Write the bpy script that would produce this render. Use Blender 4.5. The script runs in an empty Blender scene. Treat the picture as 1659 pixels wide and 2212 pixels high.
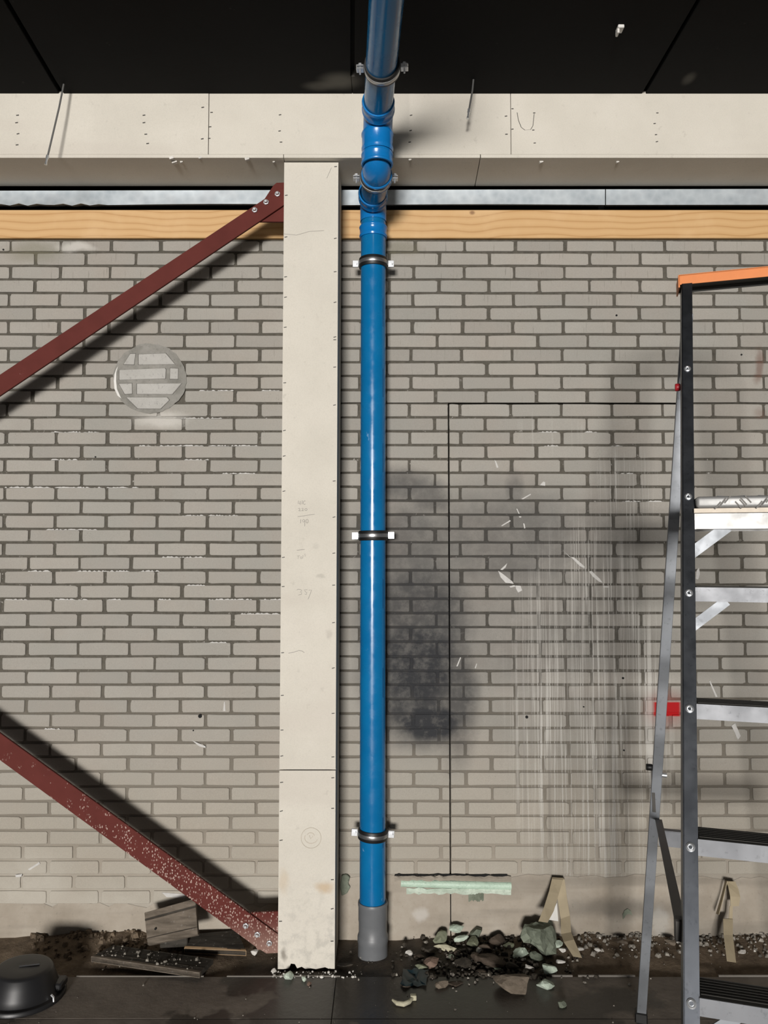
import bpy, bmesh, math, random
from mathutils import Vector, Matrix
PI = math.pi
random.seed(11)
sc = bpy.context.scene
col = sc.collection
# ------------------------------------------------------------------ camera, world, light, exposure
H = 1.635; TH = math.radians(2.85); FPX = 1662.0; IW, IH = 1659, 2212
cd = bpy.data.cameras.new('camera'); cam = bpy.data.objects.new('camera', cd); col.objects.link(cam)
cam.location = (0, 0, H); cam.rotation_euler = (PI/2 + TH, 0, 0)
cd.sensor_fit = 'VERTICAL'; cd.sensor_height = 24.0; cd.lens = FPX/IH*24.0; cd.clip_start = .05; cd.clip_end = 60
sc.camera = cam
w = bpy.data.worlds.new('world'); sc.world = w; w.use_nodes = True
w.node_tree.nodes['Background'].inputs[0].default_value = (.95, .96, 1.0, 1)
w.node_tree.nodes['Background'].inputs[1].default_value = .095
def area(name, loc, target, sx, sy, power, color):
    l = bpy.data.lights.new(name, 'AREA'); l.shape = 'RECTANGLE'; l.size = sx; l.size_y = sy; l.energy = power; l.color = color
    o = bpy.data.objects.new(name, l); col.objects.link(o); o.location = loc
    o.rotation_euler = (Vector(target) - Vector(loc)).to_track_quat('-Z', 'Y').to_euler(); return o
area('daylight_opening', (-2.2, -16.5, 2.15), (-.2, 3.3, 1.65), 3.5, 2.2, 4400, (1.0, .962, .92))   # far open gateway behind the viewer
sc.view_settings.view_transform = 'Standard'; sc.view_settings.look = 'None'
sc.view_settings.exposure = 0.0; sc.view_settings.gamma = 1.0; sc.view_settings.use_curve_mapping = False

# ------------------------------------------------------------------ survey: image point + known plane -> world point
CT, ST = math.cos(TH), math.sin(TH)
def ray(px, py):
    a = (px - IW/2)/FPX; b = (IH/2 - py)/FPX
    return Vector((a, CT - b*ST, ST + b*CT))
def P(px, py, Y):
    r = ray(px, py); r = r*(Y/r.y); return Vector((r.x, r.y, r.z + H))
def F(px, py, z=0.0):
    r = ray(px, py); r = r*((z - H)/r.z); return Vector((r.x, r.y, z))
def zof(py, Y): return P(IW/2, py, Y).z
YW = 3.32            # face of the bricks
YM = 3.3262          # face of the mortar

# ------------------------------------------------------------------ material helpers
class NT:
    def __init__(s, name, rough=.7, metal=0.0, spec=.5):
        s.m = bpy.data.materials.new(name); s.m.use_nodes = True; s.t = s.m.node_tree
        s.b = s.t.nodes['Principled BSDF']
        s.b.inputs['Roughness'].default_value = rough; s.b.inputs['Metallic'].default_value = metal
        s.b.inputs['Specular IOR Level'].default_value = spec
        g = s.t.nodes.new('ShaderNodeNewGeometry'); s.pos = g.outputs['Position']
        tc = s.t.nodes.new('ShaderNodeTexCoord'); s.obj = tc.outputs['Object']
        oi = s.t.nodes.new('ShaderNodeObjectInfo'); s.rnd = oi.outputs['Random']
        x = s.t.nodes.new('ShaderNodeSeparateXYZ'); s.t.links.new(s.pos, x.inputs[0]); s.x, s.y, s.z = x.outputs
    def put(s, sock, v):
        if isinstance(v, bpy.types.NodeSocket): s.t.links.new(v, sock)
        elif isinstance(v, (tuple, list)) and len(v) == 3 and sock.type == 'RGBA': sock.default_value = (*v, 1)
        else: sock.default_value = v
    def math(s, op, a, b=0.0, clamp=False):
        n = s.t.nodes.new('ShaderNodeMath'); n.operation = op; n.use_clamp = clamp
        s.put(n.inputs[0], a); s.put(n.inputs[1], b); return n.outputs[0]
    def vec(s, op, a, b=(0, 0, 0)):
        n = s.t.nodes.new('ShaderNodeVectorMath'); n.operation = op
        s.put(n.inputs[0], a); s.put(n.inputs[1], b)
        return n.outputs['Value'] if op in ('LENGTH', 'DISTANCE') else n.outputs[0]
    def noise(s, scale, detail=3, rough=.55, v=None, stretch=None, out=0):
        v = v or s.pos
        if stretch: v = s.vec('MULTIPLY', v, stretch)
        n = s.t.nodes.new('ShaderNodeTexNoise'); s.t.links.new(v, n.inputs['Vector'])
        n.inputs['Scale'].default_value = scale; n.inputs['Detail'].default_value = detail; n.inputs['Roughness'].default_value = rough
        return n.outputs[out]
    def voro(s, scale, v=None, feature='F1', out='Distance'):
        n = s.t.nodes.new('ShaderNodeTexVoronoi'); n.feature = feature
        s.t.links.new(v or s.pos, n.inputs['Vector']); n.inputs['Scale'].default_value = scale; return n.outputs[out]
    def rng(s, v, a, b, c=0.0, d=1.0):
        n = s.t.nodes.new('ShaderNodeMapRange'); n.interpolation_type = 'SMOOTHSTEP'; n.clamp = True
        s.put(n.inputs[0], v); n.inputs[1].default_value = a; n.inputs[2].default_value = b
        n.inputs[3].default_value = c; n.inputs[4].default_value = d; return n.outputs[0]
    def mix(s, f, a, b, mode='MIX'):
        n = s.t.nodes.new('ShaderNodeMix'); n.data_type = 'RGBA'; n.blend_type = mode
        s.put(n.inputs[0], f); s.put(n.inputs[6], a); s.put(n.inputs[7], b); return n.outputs[2]
    def ramp(s, f, stops):
        n = s.t.nodes.new('ShaderNodeValToRGB'); e = n.color_ramp.elements
        while len(e) < len(stops): e.new(.5)
        for i, (p, c) in enumerate(stops): e[i].position = p; e[i].color = (*c, 1)
        s.put(n.inputs[0], f); return n.outputs[0]
    def blob(s, v, c, r, a=1.0, b=.25):
        d = s.vec('DIVIDE', s.vec('SUBTRACT', v, c), r); return s.rng(s.vec('LENGTH', d), a, b)
    def bump(s, h, strength=.3, dist=.01):
        n = s.t.nodes.new('ShaderNodeBump'); n.inputs['Strength'].default_value = strength; n.inputs['Distance'].default_value = dist
        s.put(n.inputs['Height'], h); s.t.links.new(n.outputs[0], s.b.inputs['Normal'])
    def color(s, c): s.put(s.b.inputs['Base Color'], c)
    def rough(s, r): s.put(s.b.inputs['Roughness'], r)
def simple(name, c, rough=.6, metal=0.0, var=.12, scale=30, spec=.5):
    n = NT(name, rough, metal, spec)
    f = n.noise(scale, 4)
    n.color(n.mix(f, tuple(x*(1-var) for x in c), tuple(min(1, x*(1+var)) for x in c))); return n.m

def wx(px, py, Y=YW): p = P(px, py, Y); return (p.x, 0, p.z)
def grime_and_shade(n, c):
    """stains with shapes of their own on the wall: sooty marks, painted ladder shade, paint runs, red spray, rust, dust"""
    flat = n.vec('MULTIPLY', n.pos, (1, 0, 1))
    nz = n.noise(7, 4, .6, out=1)
    wob = n.vec('ADD', flat, n.vec('MULTIPLY', n.vec('SUBTRACT', nz, (.5, .5, .5)), (.08, 0, .08)))
    k = 1/491.0
    soot_shade = None
    for (px, py, rx, rz, a) in ((868, 1050, 85, 45, .66), (925, 1080, 60, 50, .62), (1108, 1062, 26, 48, .5), (880, 1190, 130, 140, .62),
                                (905, 1330, 150, 170, .82), (905, 1440, 135, 170, .95), (925, 1560, 112, 62, 1.0), (900, 1530, 110, 90, .9), (985, 1490, 58, 170, .78), (880, 1230, 100, 200, .6),
                                (1090, 1170, 250, 130, .54), (1270, 1170, 200, 110, .36), (1150, 1330, 290, 180, .34), (1200, 1560, 240, 150, .12)):  # broad grey blobs: the ladder's soft shadow painted in with the soot marks
        f = n.math('MULTIPLY', n.blob(wob, wx(px, py), (rx*k, 1, rz*k), 1.25, .35), a)
        soot_shade = f if soot_shade is None else n.math('MAXIMUM', soot_shade, f)
    grain = n.rng(n.noise(20, 5, .7), .28, .62, .80, 1.05)
    soot_shade = n.math('MULTIPLY', soot_shade, grain, True)
    c = n.mix(soot_shade, c, (.032, .033, .036))
    # pale runs of paint down the walled-up opening
    st = n.noise(1, 3, .55, stretch=(40, 0, .8)); st2 = n.noise(1, 3, .6, stretch=(130, 0, 1.6))
    m1 = n.blob(wob, wx(1275, 1540), (190*k, 1, 440*k), 1.05, .6)
    m2 = n.blob(wob, wx(1350, 1060), (85*k, 1, 130*k), 1.0, .3)
    m3 = n.blob(wob, wx(1190, 930), (90*k, 1, 60*k), 1.0, .3)
    runs = n.math('MAXIMUM', n.math('MULTIPLY', n.rng(st, .53, .64), n.math('MAXIMUM', m1, n.math('MULTIPLY', m3, .5))),
                  n.math('MULTIPLY', n.rng(st2, .52, .64), n.math('MAXIMUM', m1, m2)))
    c = n.mix(n.math('MULTIPLY', runs, .58, True), c, (.56, .545, .51))
    # brown damp film between the runs
    dk = n.math('MULTIPLY', n.rng(n.noise(1, 2, .5, stretch=(38, 0, .8)), .5, .66), m1)
    c = n.mix(n.math('MULTIPLY', dk, .38), c, (.13, .115, .10))
    # red spray square
    p0 = wx(1441, 1532)
    q = n.vec('ABSOLUTE', n.vec('DIVIDE', n.vec('SUBTRACT', flat, p0), (31*k, 1, 14.5*k)))
    sx = n.t.nodes.new('ShaderNodeSeparateXYZ'); n.t.links.new(q, sx.inputs[0])
    red = n.math('MULTIPLY', n.rng(sx.outputs[0], 1.05, .75), n.rng(sx.outputs[2], 1.12, .92))
    halo = n.math('MULTIPLY', n.blob(flat, p0, (60*k, 1, 50*k), 1.1, .2), .28)
    c = n.mix(n.math('MAXIMUM', red, halo), c, (.42, .012, .014))
    # rust streak by the right edge, algae on the top left course
    ru = n.math('MULTIPLY', n.blob(wob, wx(1637, 790), (12*k, 1, 45*k), 1.1, .3), .55)
    ru = n.math('MAXIMUM', ru, n.math('MULTIPLY', n.blob(wob, wx(1640, 893), (22*k, 1, 20*k), 1.0, .2), .35))
    c = n.mix(ru, c, (.13, .06, .04))
    al = n.math('MAXIMUM', n.blob(wob, wx(70, 545), (75*k, 1, 32*k), 1.1, .2), n.blob(wob, wx(862, 535), (55*k, 1, 25*k), 1.1, .2))
    c = n.mix(n.math('MULTIPLY', al, .42), c, (.16, .15, .095))
    wh = n.math('MAXIMUM', n.blob(wob, wx(160, 535), (50*k, 1, 14*k), 1.1, .3), n.blob(wob, wx(345, 905), (70*k, 1, 22*k), 1.1, .3))
    c = n.mix(n.math('MULTIPLY', wh, .5), c, (.62, .60, .56))
    # splash of cement dust low on the left and along the foot of the wall
    du = n.math('MAXIMUM', n.blob(wob, wx(60, 1930), (130*k, 1, 110*k), 1.1, .2), n.rng(n.math('ADD', n.z, n.math('MULTIPLY', n.noise(5, 4), .2)), .48, .16))
    c = n.mix(n.math('MULTIPLY', n.math('MULTIPLY', du, n.rng(n.noise(9, 5, .65), .3, .6, .5, 1)), .55), c, (.47, .445, .39))
    return c

def mat_brick():
    n = NT('grey_brick', .88, 0, .25)
    c = n.ramp(n.rnd, [(0, (.335, .318, .292)), (.35, (.372, .354, .326)), (.7, (.385, .362, .330)), (1, (.408, .387, .355))])
    c = n.mix(n.math('MULTIPLY', n.rng(n.noise(5, 4), .4, .7), .28), c, (.36, .31, .27))
    c = n.mix(n.math('MULTIPLY', n.rng(n.noise(3, 3), .35, .7), .3), c, (.30, .31, .29))
    hair = n.rng(n.noise(1, 2, .5, stretch=(160, 0, 9)), .63, .72)
    c = n.mix(n.math('MULTIPLY', n.math('MULTIPLY', hair, n.rng(n.z, 2.0, 2.9)), .42), c, (.13, .12, .105))
    pit = n.rng(n.voro(85), .16, .05); pit = n.math('MULTIPLY', pit, n.rng(n.noise(14, 2), .55, .66))
    c = n.mix(n.math('MULTIPLY', pit, .6), c, (.12, .11, .09))
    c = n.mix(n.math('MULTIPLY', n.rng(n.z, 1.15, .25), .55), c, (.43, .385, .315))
    c = n.mix(n.math('MULTIPLY', n.rng(n.noise(230, 2), .3, .7), .16), c, (.2, .19, .17))
    c = n.mix(1.0, c, (.885, .88, .86), 'MULTIPLY')
    n.color(grime_and_shade(n, c)); n.bump(n.math('ADD', n.noise(60, 5, .65), n.math('MULTIPLY', n.noise(300, 2), .5)), .28, .004); return n.m
def mat_mortar():
    n = NT('mortar', .95, 0, .15)
    c = n.ramp(n.noise(40, 5, .7), [(.3, (.070, .064, .052)), (.7, (.118, .108, .090))])
    c = n.mix(n.rng(n.z, 1.35, .42), c, (.205, .184, .152))
    c = n.mix(n.rng(n.math('ADD', n.z, n.math('MULTIPLY', n.noise(4, 4), .25)), .68, .36), c, (.305, .272, .226))
    fl = n.math('MULTIPLY', n.rng(n.noise(55, 4, .7), .60, .70), n.math('MULTIPLY', n.rng(n.z, 2.55, 2.2), n.rng(n.z, .9, 1.4)))
    c = n.mix(n.math('MULTIPLY', fl, n.rng(n.noise(4, 2), .45, .6)), c, (.42, .40, .37))
    n.color(grime_and_shade(n, c)); n.bump(n.noise(45, 5, .7), .6, .006); return n.m
def mat_render():
    n = NT('cement_render', .92, 0, .2)
    c = n.ramp(n.noise(6, 6, .6), [(.25, (.275, .238, .190)), (.5, (.345, .305, .252)), (.75, (.41, .375, .32))])
    c = n.mix(n.math('MULTIPLY', n.rng(n.noise(1.2, 3, .5, stretch=(1, 0, 9)), .5, .66), .5), c, (.20, .18, .15))
    c = n.mix(n.math('MULTIPLY', n.rng(n.noise(60, 4, .7), .58, .72), .5), c, (.2, .18, .15))
    k = 1/491.0
    wob = n.vec('ADD', n.vec('MULTIPLY', n.pos, (1, 0, 1)), n.vec('MULTIPLY', n.vec('SUBTRACT', n.noise(9, 4, .6, out=1), (.5, .5, .5)), (.1, 0, .06)))
    c = n.mix(n.math('MULTIPLY', n.blob(wob, wx(1340, 1962), (170*k, 1, 26*k), 1.1, .2), .62), c, (.11, .10, .085))
    c = n.mix(n.math('MULTIPLY', n.blob(wob, wx(905, 1975), (20*k, 1, 18*k), 1.1, .3), .5), c, (.56, .54, .51))
    c = n.mix(n.math('MULTIPLY', n.blob(wob, wx(1424, 1990), (22*k, 1, 40*k), 1.1, .5), .35), c, (.52, .52, .50))
    n.color(c); n.bump(n.noise(22, 6, .65), .5, .008); return n.m
def mat_board():
    n = NT('cream_board', .78, 0, .3)
    c = n.ramp(n.noise(4, 5, .6), [(.25, (.545, .515, .450)), (.55, (.590, .558, .490)), (.8, (.625, .592, .525))])
    c = n.mix(n.math('MULTIPLY', n.rng(n.noise(28, 4, .7, stretch=(1, 1, .8)), .62, .74), .28), c, (.33, .305, .26))
    c = n.mix(n.math('MULTIPLY', n.rng(n.noise(260, 2), .4, .75), .16), c, (.35, .33, .29))
    q = n.math('MULTIPLY', n.rng(n.noise(1.5, 3, stretch=(.6, 1, 3)), .52, .7), .25)
    c = n.mix(q, c, (.47, .42, .37))
    k = 1/530.0
    wob = n.vec('ADD', n.vec('MULTIPLY', n.pos, (1, 0, 1)), n.vec('MULTIPLY', n.vec('SUBTRACT', n.noise(12, 3, .6, out=1), (.5, .5, .5)), (.05, 0, .05)))
    for (px, py, rx, rz, a, cc) in ((700, 1915, 26, 16, .62, (.45, .31, .17)), (613, 1905, 14, 30, .35, (.48, .36, .22)), (614, 2060, 9, 16, .8, (.2, .18, .15)),
                                    (690, 1243, 12, 6, .45, (.33, .31, .27)), (708, 1370, 8, 14, .4, (.36, .33, .29)), (684, 1180, 10, 8, .3, (.36, .34, .3))):
        p = P(px, py, 3.087)
        c = n.mix(n.math('MULTIPLY', n.blob(wob, (p.x, 0, p.z), (rx*k, 1, rz*k), 1.1, .2), a), c, cc)
    c = n.mix(n.math('MULTIPLY', n.math('MULTIPLY', n.rng(n.z, .5, .02), n.rng(n.noise(22, 5, .65), .45, .65)), .5), c, (.36, .345, .31))
    n.color(c); n.bump(n.noise(180, 3), .08, .002); return n.m
def mat_red():
    n = NT('red_oxide_paint', .7, 0, .12)
    c = n.ramp(n.noise(8, 4), [(.3, (.088, .020, .016)), (.7, (.112, .026, .021))])
    low = n.rng(n.z, .95, .1)
    v = n.vec('MULTIPLY', n.pos, (1.25, 1, .7))
    sp = n.math('MULTIPLY', n.rng(n.voro(115, v), .40, .20), n.rng(n.math('ADD', n.noise(26, 3, .6), n.math('MULTIPLY', low, .26)), .60, .68))
    c = n.mix(n.math('MULTIPLY', n.math('MULTIPLY', sp, n.rng(n.z, 1.0, .5)), .8), c, (.50, .38, .33))
    sc_ = n.rng(n.noise(9, 5, .75), .68, .74); c = n.mix(n.math('MULTIPLY', sc_, .35), c, (.38, .25, .22))
    c = n.mix(n.math('MULTIPLY', n.rng(n.z, .2, .02), .5), c, (.38, .27, .22))
    n.color(c); return n.m
def mat_timber():
    n = NT('spruce_timber', .6, 0, .35)
    v = n.vec('MULTIPLY', n.pos, (1.1, 1, 16))
    v = n.vec('ADD', v, n.vec('MULTIPLY', n.vec('SUBTRACT', n.noise(1.6, 2, out=1), (.5, .5, .5)), (0, 0, 2.2)))
    wv = n.t.nodes.new('ShaderNodeTexWave'); wv.wave_type = 'BANDS'; wv.bands_direction = 'Z'; n.t.links.new(v, wv.inputs['Vector'])
    wv.inputs['Scale'].default_value = .62; wv.inputs['Distortion'].default_value = 3.5; wv.inputs['Detail'].default_value = 2.5; wv.inputs['Detail Scale'].default_value = .7
    c = n.ramp(wv.outputs['Fac'], [(0, (.44, .25, .10)), (.10, (.52, .32, .142)), (1, (.555, .352, .165))])
    c = n.mix(n.math('MULTIPLY', n.rng(n.noise(5, 4), .45, .7), .3), c, (.66, .46, .26))
    kv = n.vec('MULTIPLY', n.pos, (1, 0, 1.25))
    kn = n.rng(n.voro(5.5, kv), .10, .045); kn = n.math('MULTIPLY', kn, n.rng(n.voro(5.5, kv, out='Color'), .35, .5))
    c = n.mix(n.math('MULTIPLY', kn, .75), c, (.17, .075, .03))
    n.color(c); n.bump(wv.outputs['Fac'], .1, .002); return n.m
def mat_galv():
    n = NT('galvanised_sheet', .42, .45)
    c = n.ramp(n.math('ADD', n.math('MULTIPLY', n.noise(7, 5, .65), .7), n.math('MULTIPLY', n.voro(30), .35)), [(.25, (.37, .425, .47)), (.75, (.58, .635, .67))])
    c = n.mix(n.math('MULTIPLY', n.rng(n.noise(3, 4, .7, stretch=(1, 1, 1)), .55, .66), .3), c, (.40, .42, .45))
    n.color(c); n.bump(n.noise(3, 2), .15, .03); return n.m
def mat_alu(name='brushed_aluminium', c0=(.50, .53, .57), c1=(.66, .69, .73), rough=.36, metal=.95):
    n = NT(name, rough, metal)
    c = n.ramp(n.noise(7, 5, .6, stretch=(1, 1, .6)), [(.25, c0), (.75, c1)])
    c = n.mix(n.math('MULTIPLY', n.rng(n.noise(70, 4, .7), .58, .68), .35), c, tuple(x*.5 for x in c0))
    n.color(c); n.rough(n.rng(n.noise(18, 4), .3, .7, rough-.04, rough+.08)); n.bump(n.noise(1, 2, stretch=(40, 40, 3)), .05, .004); return n.m
def mat_pipe(name='blue_pvc', a=(.0018, .118, .300), b=(.0032, .145, .345)):
    n = NT(name, .22, 0, .5)
    c = n.ramp(n.noise(5, 3), [(.3, a), (.7, b)])
    sc_ = n.math('MULTIPLY', n.rng(n.noise(14, 4, .75, stretch=(1.6, 1, .7)), .70, .73), .4); c = n.mix(sc_, c, (.25, .42, .62))
    n.color(c); n.rough(n.rng(n.noise(24, 4), .3, .7, .15, .30)); return n.m
def mat_ceiling():
    n = NT('black_ceiling_board', .75, 0, .12)
    c = n.ramp(n.noise(3, 4), [(.3, (.0020, .0020, .0022)), (.7, (.0038, .0038, .0040))])
    m = n.math('MULTIPLY', n.rng(n.noise(10, 5, .75, stretch=(1, 1, 1)), .66, .76), .22); c = n.mix(m, c, (.16, .155, .14))
    for (px, py, rx, ry, a) in ((735, 175, .10, .07, .55), (690, 186, .08, .04, .35), (1488, 170, .03, .05, .3)):
        r = ray(px, py); r = r*(1.867/r.z)
        c = n.mix(n.math('MULTIPLY', n.blob(n.pos, (r.x, r.y, 1.867 + H), (rx, ry, 1), 1.1, .2), a), c, (.2, .19, .165))
    n.color(c); n.bump(n.noise(90, 3), .1, .003); return n.m
def mat_dirt():
    n = NT('damp_earth', .9, 0, .3)
    c = n.ramp(n.noise(14, 6, .7), [(.25, (.065, .047, .032)), (.55, (.165, .124, .085)), (.8, (.25, .195, .14))])
    wet = n.rng(n.vec('LENGTH', n.vec('DIVIDE', n.vec('SUBTRACT', n.pos, (.05, 3.05, 0)), (.75, .35, 1))), 1.2, .5)
    c = n.mix(n.math('MULTIPLY', wet, .75), c, (.012, .010, .0075))
    n.color(c); n.rough(n.rng(wet, 0, 1, .92, .42)); n.bump(n.noise(48, 6, .7), .7, .012); return n.m
def mat_slab():
    n = NT('dark_wet_concrete', .6, 0, .4)
    c = n.ramp(n.noise(8, 6, .65), [(.25, (.11, .094, .078)), (.6, (.18, .155, .13)), (.85, (.24, .21, .18))])
    wn = n.math('ADD', n.noise(3.2, 4, .6), n.rng(n.vec('LENGTH', n.vec('DIVIDE', n.vec('SUBTRACT', n.pos, (.15, 2.75, 0)), (.75, .5, 1))), 1.3, .3, 0, .30))
    wet = n.rng(wn, .55, .62)
    c = n.mix(n.math('MULTIPLY', wet, .78), c, (.011, .010, .0085))
    c = n.mix(n.math('MULTIPLY', n.rng(n.noise(45, 4, .7), .66, .75), .5), c, (.13, .12, .105))
    n.color(c); n.rough(n.rng(wet, 0, 1, .75, .30)); n.bump(n.noise(40, 5, .65), .25, .006); return n.m
def mat_stone(name, a, b, scale=22, rough=.85):
    n = NT(name, rough, 0, .3)
    c = n.ramp(n.noise(scale, 5, .65), [(.3, a), (.7, b)])
    c = n.mix(n.math('MULTIPLY', n.rng(n.noise(90, 4, .7), .56, .7), .4), c, tuple(x*.35 for x in a))
    n.color(c); n.bump(n.noise(60, 5, .7), .5, .006); return n.m
def mat_oldwood(name, a, b):
    n = NT(name, .85, 0, .2)
    c = n.ramp(n.noise(1, 4, .6, stretch=(9, 60, 60)), [(.3, a), (.7, b)])
    c = n.mix(n.math('MULTIPLY', n.rng(n.noise(50, 4, .7), .60, .70), .4), c, (.3, .28, .26))
    n.color(c); n.bump(n.noise(1, 3, stretch=(9, 90, 90)), .3, .003); return n.m
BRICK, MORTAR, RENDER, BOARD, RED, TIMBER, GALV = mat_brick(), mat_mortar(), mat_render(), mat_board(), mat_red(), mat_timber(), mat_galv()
ALU = mat_alu('brushed_aluminium', (.165, .172, .185), (.235, .243, .258), .55, .45); ALU_B = mat_alu('lit_aluminium', (.30, .30, .295), (.37, .37, .365), .50, .55); ALU_R = mat_alu('grey_aluminium', (.19, .203, .22), (.26, .275, .295), .52, .5); ALU_D = mat_alu('shaded_aluminium', (.050, .055, .064), (.090, .097, .108), .42, .9)  # same metal: reflected light and dark are put into platform and rail colours
TREAD = simple('dark_tread', (.030, .028, .024), .7, .2, .3)
FIT = mat_pipe('blue_pvc_fitting', (.004, .140, .40), (.006, .165, .45)); PIPE, CEIL, DIRT, SLAB = mat_pipe(), mat_ceiling(), mat_dirt(), mat_slab()
GREYPVC = simple('grey_pvc', (.125, .131, .138), .45); RUBBER = simple('black_rubber', (.006, .006, .006), .5)
BAND = simple('dull_zinc_band', (.38, .385, .39), .34, .9); ZINC = simple('zinc_plated_steel', (.72, .74, .76), .3, .85); BLACK = simple('black_void', (.004, .004, .004), .9)
ORANGE = simple('orange_plastic', (.60, .165, .018), .5, 0, .15, 14); BUCKET = simple('black_plastic', (.011, .011, .012), .42, 0, .3, 9)
GRAPH = simple('pencil_graphite', (.27, .255, .23), .7); MARK = simple('dark_staple', (.05, .045, .04), .6)
WHITE = simple('white_plaster', (.66, .65, .62), .85, 0, .12, 40); PAINT = simple('white_paint_fleck', (.50, .49, .47), .8, 0, .2, 60); RODM = simple('dull_steel_rod', (.17, .17, .165), .5, .6)
REDPL = simple('red_plastic', (.30, .012, .018), .4); STEELD = simple('dark_steel_strap', (.07, .066, .06), .55, .4, .25, 20)
PATCH = mat_stone('patch_mortar', (.185, .18, .16), (.30, .29, .265), 14, .95)
PATCHB = mat_stone('patch_brick', (.37, .36, .335), (.44, .43, .405), 10, .9)
MINT = mat_stone('pale_green_plaster', (.32, .385, .31), (.60, .68, .58), 18); OLIVE = mat_stone('olive_plaster', (.12, .13, .085), (.27, .285, .20), 18)
GREENG = mat_stone('grey_green_mortar', (.095, .11, .08), (.22, .245, .19), 16); BROWNS = mat_stone('brown_shard', (.035, .026, .019), (.085, .064, .047), 18)
TANS = mat_stone('tan_shard', (.10, .08, .06), (.19, .155, .118), 14); DARKS = mat_stone('dark_stone', (.018, .015, .011), (.06, .05, .038), 20)
PALE = mat_stone('pale_stone', (.46, .44, .40), (.72, .70, .66), 20); PINKS = mat_stone('pink_brick_chip', (.15, .10, .075), (.26, .185, .145), 20)
GRIT = mat_stone('mixed_grit', (.05, .043, .034), (.40, .37, .32), 30); TEAL = simple('teal_plastic_film', (.008, .031, .042), .45)
CREAMP = mat_stone('yellowed_plastic', (.36, .34, .24), (.50, .47, .35), 18)
GREENP = mat_stone('pale_green_glaze', (.36, .48, .38), (.52, .66, .54), 9, .28)
WOOD_G = mat_oldwood('weathered_board', (.085, .070, .054), (.19, .158, .125)); WOOD_D = mat_oldwood('dark_wet_board', (.022, .020, .016), (.062, .055, .046))
WOOD_L = mat_oldwood('split_pale_wood', (.30, .19, .10), (.50, .35, .21)); STRAP = simple('beige_strap', (.36, .30, .20), .75, 0, .2, 18); STRAPD = simple('brown_strap_inside', (.17, .135, .085), .8)

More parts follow.
